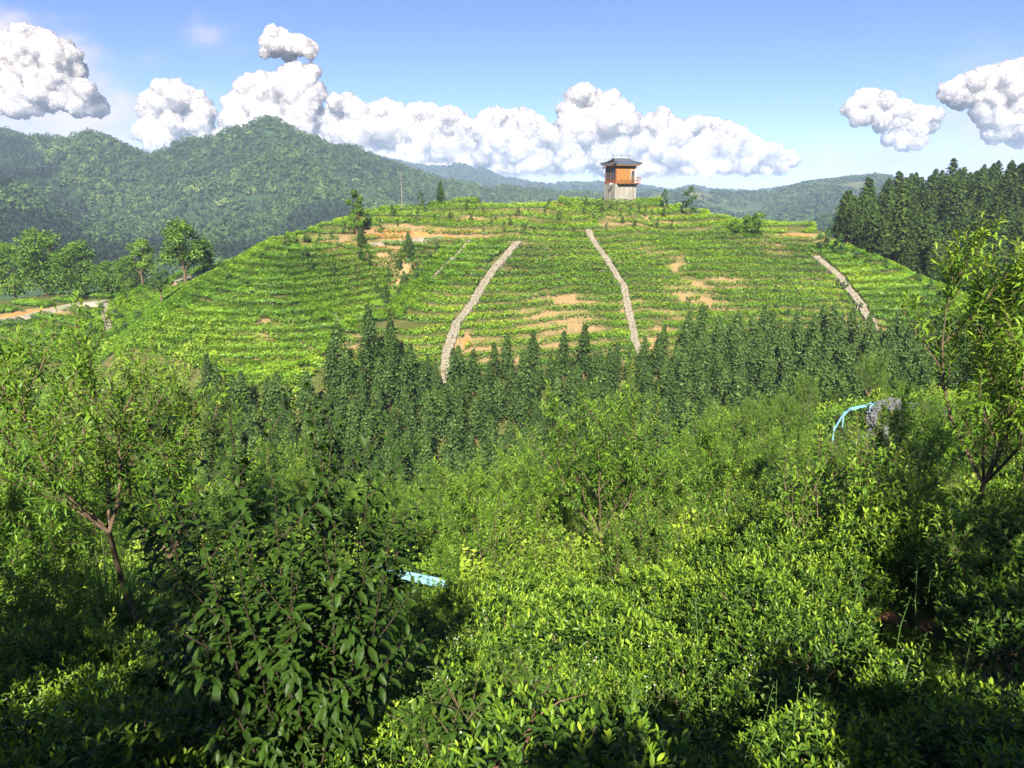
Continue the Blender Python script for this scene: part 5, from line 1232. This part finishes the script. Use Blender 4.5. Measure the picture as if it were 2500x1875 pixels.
for want, nm, mat, lb, sp in ((False, 'forest', m_forest, 'mixed broadleaf forest covering the big mountain on the left', 5.6), (True, 'conifer_forest', m_pinewood, 'smooth dark conifer plantations on the flanks of the left mountain', 4.3)):
    X, Y, Z, fx_, fy_ = jgrid(sp); sel = pines() == want; xs, ys, zs = X[sel], Y[sel], Z[sel]
    k = len(xs); print(nm, k)
    rr = r.uniform(2.6, 5.6, k) * (1 if mat is m_forest else 0.55); hh = rr * (1.15 if mat is m_forest else 2.2) * r.uniform(.7, 1.3, k)
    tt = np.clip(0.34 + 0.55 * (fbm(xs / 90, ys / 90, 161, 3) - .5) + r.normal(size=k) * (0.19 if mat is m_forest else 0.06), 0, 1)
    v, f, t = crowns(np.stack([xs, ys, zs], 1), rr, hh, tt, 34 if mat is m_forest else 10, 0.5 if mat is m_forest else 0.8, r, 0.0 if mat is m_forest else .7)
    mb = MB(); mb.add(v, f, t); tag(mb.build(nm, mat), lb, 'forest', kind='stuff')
SPEC = [(11, 8000, 12.0, 7, 'forest on the blue range behind the ridge'), (9, 4500, 12.0, 7, 'forest on the hazy range at the right'), (5.0, 24000, 7.0, 9, 'forest on the mottled mountain right of the tower'), (4.5, 4000, 4.5, 14, 'forest on the dark foothill beside the conifer wood')]
for (X_, Y_, Z_, ob), (rad_, num, _, per, lb) in zip(FAR, SPEC):
    ny, nx = X_.shape; j = r.integers(0, int(ny * 0.68), num * 2); i = r.integers(0, nx - 1, num * 2)
    j = np.where(r.random(num * 2) < 0.25, int(ny / 1.6) + r.integers(-1, 2, num * 2), j)
    a = r.random(num * 2); b = r.random(num * 2); j2 = np.minimum(j + 1, ny - 1)
    g = lambda G: (G[j, i] * (1 - a) + G[j, i + 1] * a) * (1 - b) + (G[j2, i] * (1 - a) + G[j2, i + 1] * a) * b
    p = np.stack([g(X_), g(Y_), g(Z_)], 1); bare_ = (fbm(p[:, 0] / 90, p[:, 1] / 90, 171, 3) + .25 * (vnoise(p[:, 0] / 22, p[:, 1] / 22, 172) - .5) > 0.62) & (rad_ == 5.0)
    p = p[~bare_][:num]; k = len(p); rr = rad_ * r.uniform(.6, 1.3, k)
    tt = np.clip(0.30 + 0.5 * (fbm(p[:, 0] / 200, p[:, 1] / 200, 181, 3) - .5) + r.normal(size=k) * .12, 0, 1)
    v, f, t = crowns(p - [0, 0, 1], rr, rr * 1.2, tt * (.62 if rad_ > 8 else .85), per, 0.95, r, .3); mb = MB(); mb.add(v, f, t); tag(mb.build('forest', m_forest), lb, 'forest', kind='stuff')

# ------------------------------------------------------------------ heaped cumulus far behind the mountains
m_cloud, cnt, cout = new_mat('cloud_white'); cl_ = cnt.links.new
cg = N(cnt, 'ShaderNodeNewGeometry'); sx_ = N(cnt, 'ShaderNodeSeparateXYZ'); cl_(cg.outputs['Position'], sx_.inputs[0])
cn = N(cnt, 'ShaderNodeTexNoise', inp={'Scale': 0.004, 'Detail': 6.0, 'Roughness': 0.6}); cl_(cg.outputs['Position'], cn.inputs['Vector'])
cma = N(cnt, 'ShaderNodeMath', operation='MULTIPLY_ADD'); cma.inputs[1].default_value = 300.0; cl_(cn.outputs['Fac'], cma.inputs[0]); cl_(sx_.outputs['Z'], cma.inputs[2])
cmr = N(cnt, 'ShaderNodeMapRange', interpolation_type='SMOOTHSTEP'); cmr.inputs[1].default_value = 210; cmr.inputs[2].default_value = 430; cl_(cma.outputs[0], cmr.inputs[0])
cmx = N(cnt, 'ShaderNodeBsdfPrincipled', subsurface_method='BURLEY'); cmx.inputs['Base Color'].default_value = (0.170, 0.158, 0.154, 1); cmx.inputs['Roughness'].default_value = 1.0; cmx.inputs['Specular IOR Level'].default_value = 0.0
cmx.inputs['Subsurface Weight'].default_value = 1.0; cmx.inputs['Subsurface Radius'].default_value = (1.0, 1.0, 1.0); cmx.inputs['Subsurface Scale'].default_value = 160.0
ctp = N(cnt, 'ShaderNodeBsdfTransparent'); cm2 = N(cnt, 'ShaderNodeMixShader'); cl_(cmr.outputs[0], cm2.inputs[0]); cl_(ctp.outputs[0], cm2.inputs[1]); cl_(cmx.outputs[0], cm2.inputs[2]); cl_(cm2.outputs[0], cout.inputs[0])
m_wisp = m_cloud.copy(); m_wisp.name = 'cloud_wisp'; wt = m_wisp.node_tree
w_mul = N(wt, 'ShaderNodeMath', operation='MULTIPLY'); w_mul.inputs[1].default_value = 0.42
w_mix = [q for q in wt.nodes if q.type == 'MIX_SHADER'][0]; w_src = w_mix.inputs[0].links[0].from_socket
wt.links.new(w_src, w_mul.inputs[0]); wt.links.new(w_mul.outputs[0], w_mix.inputs[0])
import bmesh
def ico(level):
    bm = bmesh.new(); bmesh.ops.create_icosphere(bm, subdivisions=level, radius=1.0)
    v = np.array([a.co[:] for a in bm.verts]); f = np.array([[a.index for a in q.verts] for q in bm.faces]); bm.free(); return v, f
ICO = {k: ico(k) for k in (1, 2, 3)}
CY = 9000.0; PXM = CY / FPX
def cloud(lobes, label, seed, k1=18, k2=12):
    """Cauliflower cloud: lobes (px, py, radius px), each budding smaller and smaller billows."""
    r = np.random.default_rng(seed); sets = {1: [], 2: [], 3: []}
    for px, py, rp_ in lobes:
        c = P(px, py, CY); c[1] += r.uniform(-1.2, 1.2) * rp_ * PXM; rad = rp_ * PXM; sets[3].append((c, rad))
        d = unit(r.normal(size=(k1, 3)) + [0, -.45, .3])
        for q in d:
            c1 = c + q * rad * r.uniform(.62, .85) * [1, 1, .9]; r1 = rad * r.uniform(.32, .5); sets[2].append((c1, r1))
            d2 = unit(r.normal(size=(k2, 3)) * .8 + q * 1.0)
            for q2 in d2: sets[1].append((c1 + q2 * r1 * r.uniform(.74, 1.02), r1 * r.uniform(.24, .46)))
    mb = MB()
    for lv, L_ in sets.items():
        if not L_: continue
        v, f = ICO[lv]; c = np.array([a for a, b in L_]); rr = np.array([b for a, b in L_])
        V = c[:, None] + v[None] * rr[:, None, None] * (1 + .12 * r.normal(size=(len(c), len(v), 1)) * (0.4 if lv == 1 else 0.7))
        F = f[None] + (np.arange(len(c)) * len(v))[:, None, None]; mb.add(V.reshape(-1, 3), F.reshape(-1, 3), 0.5, 1 if lv == 1 else 0)
    o = mb.build('cloud', [m_cloud, m_wisp], smooth=True); tag(o, label, 'cloud', 'cumulus clouds over the mountains')
def bank(crest, base, seed, r0=(13, 24)):
    r = np.random.default_rng(seed); c = np.array(crest, float); out = []; x = c[0, 0]
    while x < c[-1, 0]:
        y = np.interp(x, c[:, 0], c[:, 1]); q = r.uniform(*r0); out.append((x, y + q * .75, q)); yy = y + q * 1.7
        while yy < base:
            q2 = r.uniform(r0[0] * 1.2, r0[1] * 1.35); out.append((x + r.uniform(-14, 14), yy + q2 * .4, q2)); yy += q2 * 1.25
        x += q * 1.05
    return out
cloud(bank([(545, 320), (560, 280), (580, 225), (610, 188), (650, 186), (690, 172), (715, 158), (760, 160), (785, 178), (788, 215), (770, 270)], 400, 1), 'towering white cumulus behind the highest peak', 11)
cloud(bank([(770, 285), (800, 262), (830, 236), (860, 232), (890, 262), (915, 268), (935, 252), (965, 250), (985, 266), (1015, 262), (1040, 258), (1075, 270), (1110, 268), (1140, 285), (1160, 310)], 405, 2), 'row of white heaped cloud over the right shoulder of the mountain', 12)
cloud(bank([(1160, 320), (1180, 280), (1200, 268), (1240, 272), (1280, 268), (1305, 280), (1330, 310), (1370, 315)], 405, 3), 'rounded white cumulus in the middle of the cloud bank', 13)
cloud(bank([(1368, 300), (1385, 245), (1405, 220), (1440, 216), (1470, 232), (1500, 228), (1525, 255), (1545, 290), (1560, 320)], 405, 4), 'tall white cumulus head left of the tower', 14)
cloud(bank([(1545, 310), (1580, 290), (1610, 268), (1640, 285), (1660, 300), (1685, 292), (1730, 290), (1770, 300), (1800, 318), (1850, 345), (1900, 362), (1945, 388)], 408, 5, (12, 20)), 'cumulus tail sloping down to the right of the tower', 15)
cloud(bank([(355, 235), (380, 205), (420, 200), (450, 210), (480, 225), (500, 255), (530, 285)], 340, 6, (12, 22)), 'small cream cumulus over the left saddle', 16)
cloud(bank([(655, 75), (680, 65), (700, 85), (740, 90), (770, 110)], 128, 7, (9, 16)), 'small detached white cloud floating above the towering one', 17)
cloud(bank([(2085, 238), (2110, 218), (2150, 225), (2200, 245), (2240, 260), (2275, 262)], 300, 8, (8, 15)) + bank([(2180, 320), (2220, 300), (2260, 300)], 350, 18, (7, 13)), 'broken white cloud to the right above the mottled mountain', 18)
cloud(bank([(2310, 210), (2350, 190), (2400, 170), (2430, 165), (2470, 150), (2520, 145), (2580, 150)], 235, 9, (12, 22)) + bank([(2410, 235), (2450, 230), (2560, 230)], 330, 19, (12, 20)), 'bright cumulus cut off by the right edge', 19)
cloud(bank([(-60, 90), (0, 85), (60, 68), (100, 75), (140, 95), (185, 135)], 165, 10, (14, 24)) + bank([(-60, 200), (20, 180), (60, 168), (130, 172), (200, 200), (225, 210)], 260, 20, (12, 22)), 'pale heaped cloud at the upper left edge', 20)

# ------------------------------------------------------------------ the air between: even haze round camera and land
m_haze, hnt, hout = new_mat('air_haze')
vol = N(hnt, 'ShaderNodeVolumePrincipled'); vol.inputs['Color'].default_value = (0.56, 0.72, 1.0, 1); vol.inputs['Density'].default_value = 0.0002; vol.inputs['Anisotropy'].default_value = 0.0
hnt.links.new(vol.outputs[0], hout.inputs['Volume'])
hz = MB(); zlo = min(float(ZG.min()), float(LZ.min()), -70.0) - 1.5; zhi = 150.0
hz.box((0, 1650, (zlo + zhi) / 2), (8200, 4100, zhi - zlo)); tag(hz.build('haze', m_haze), kind='stuff')
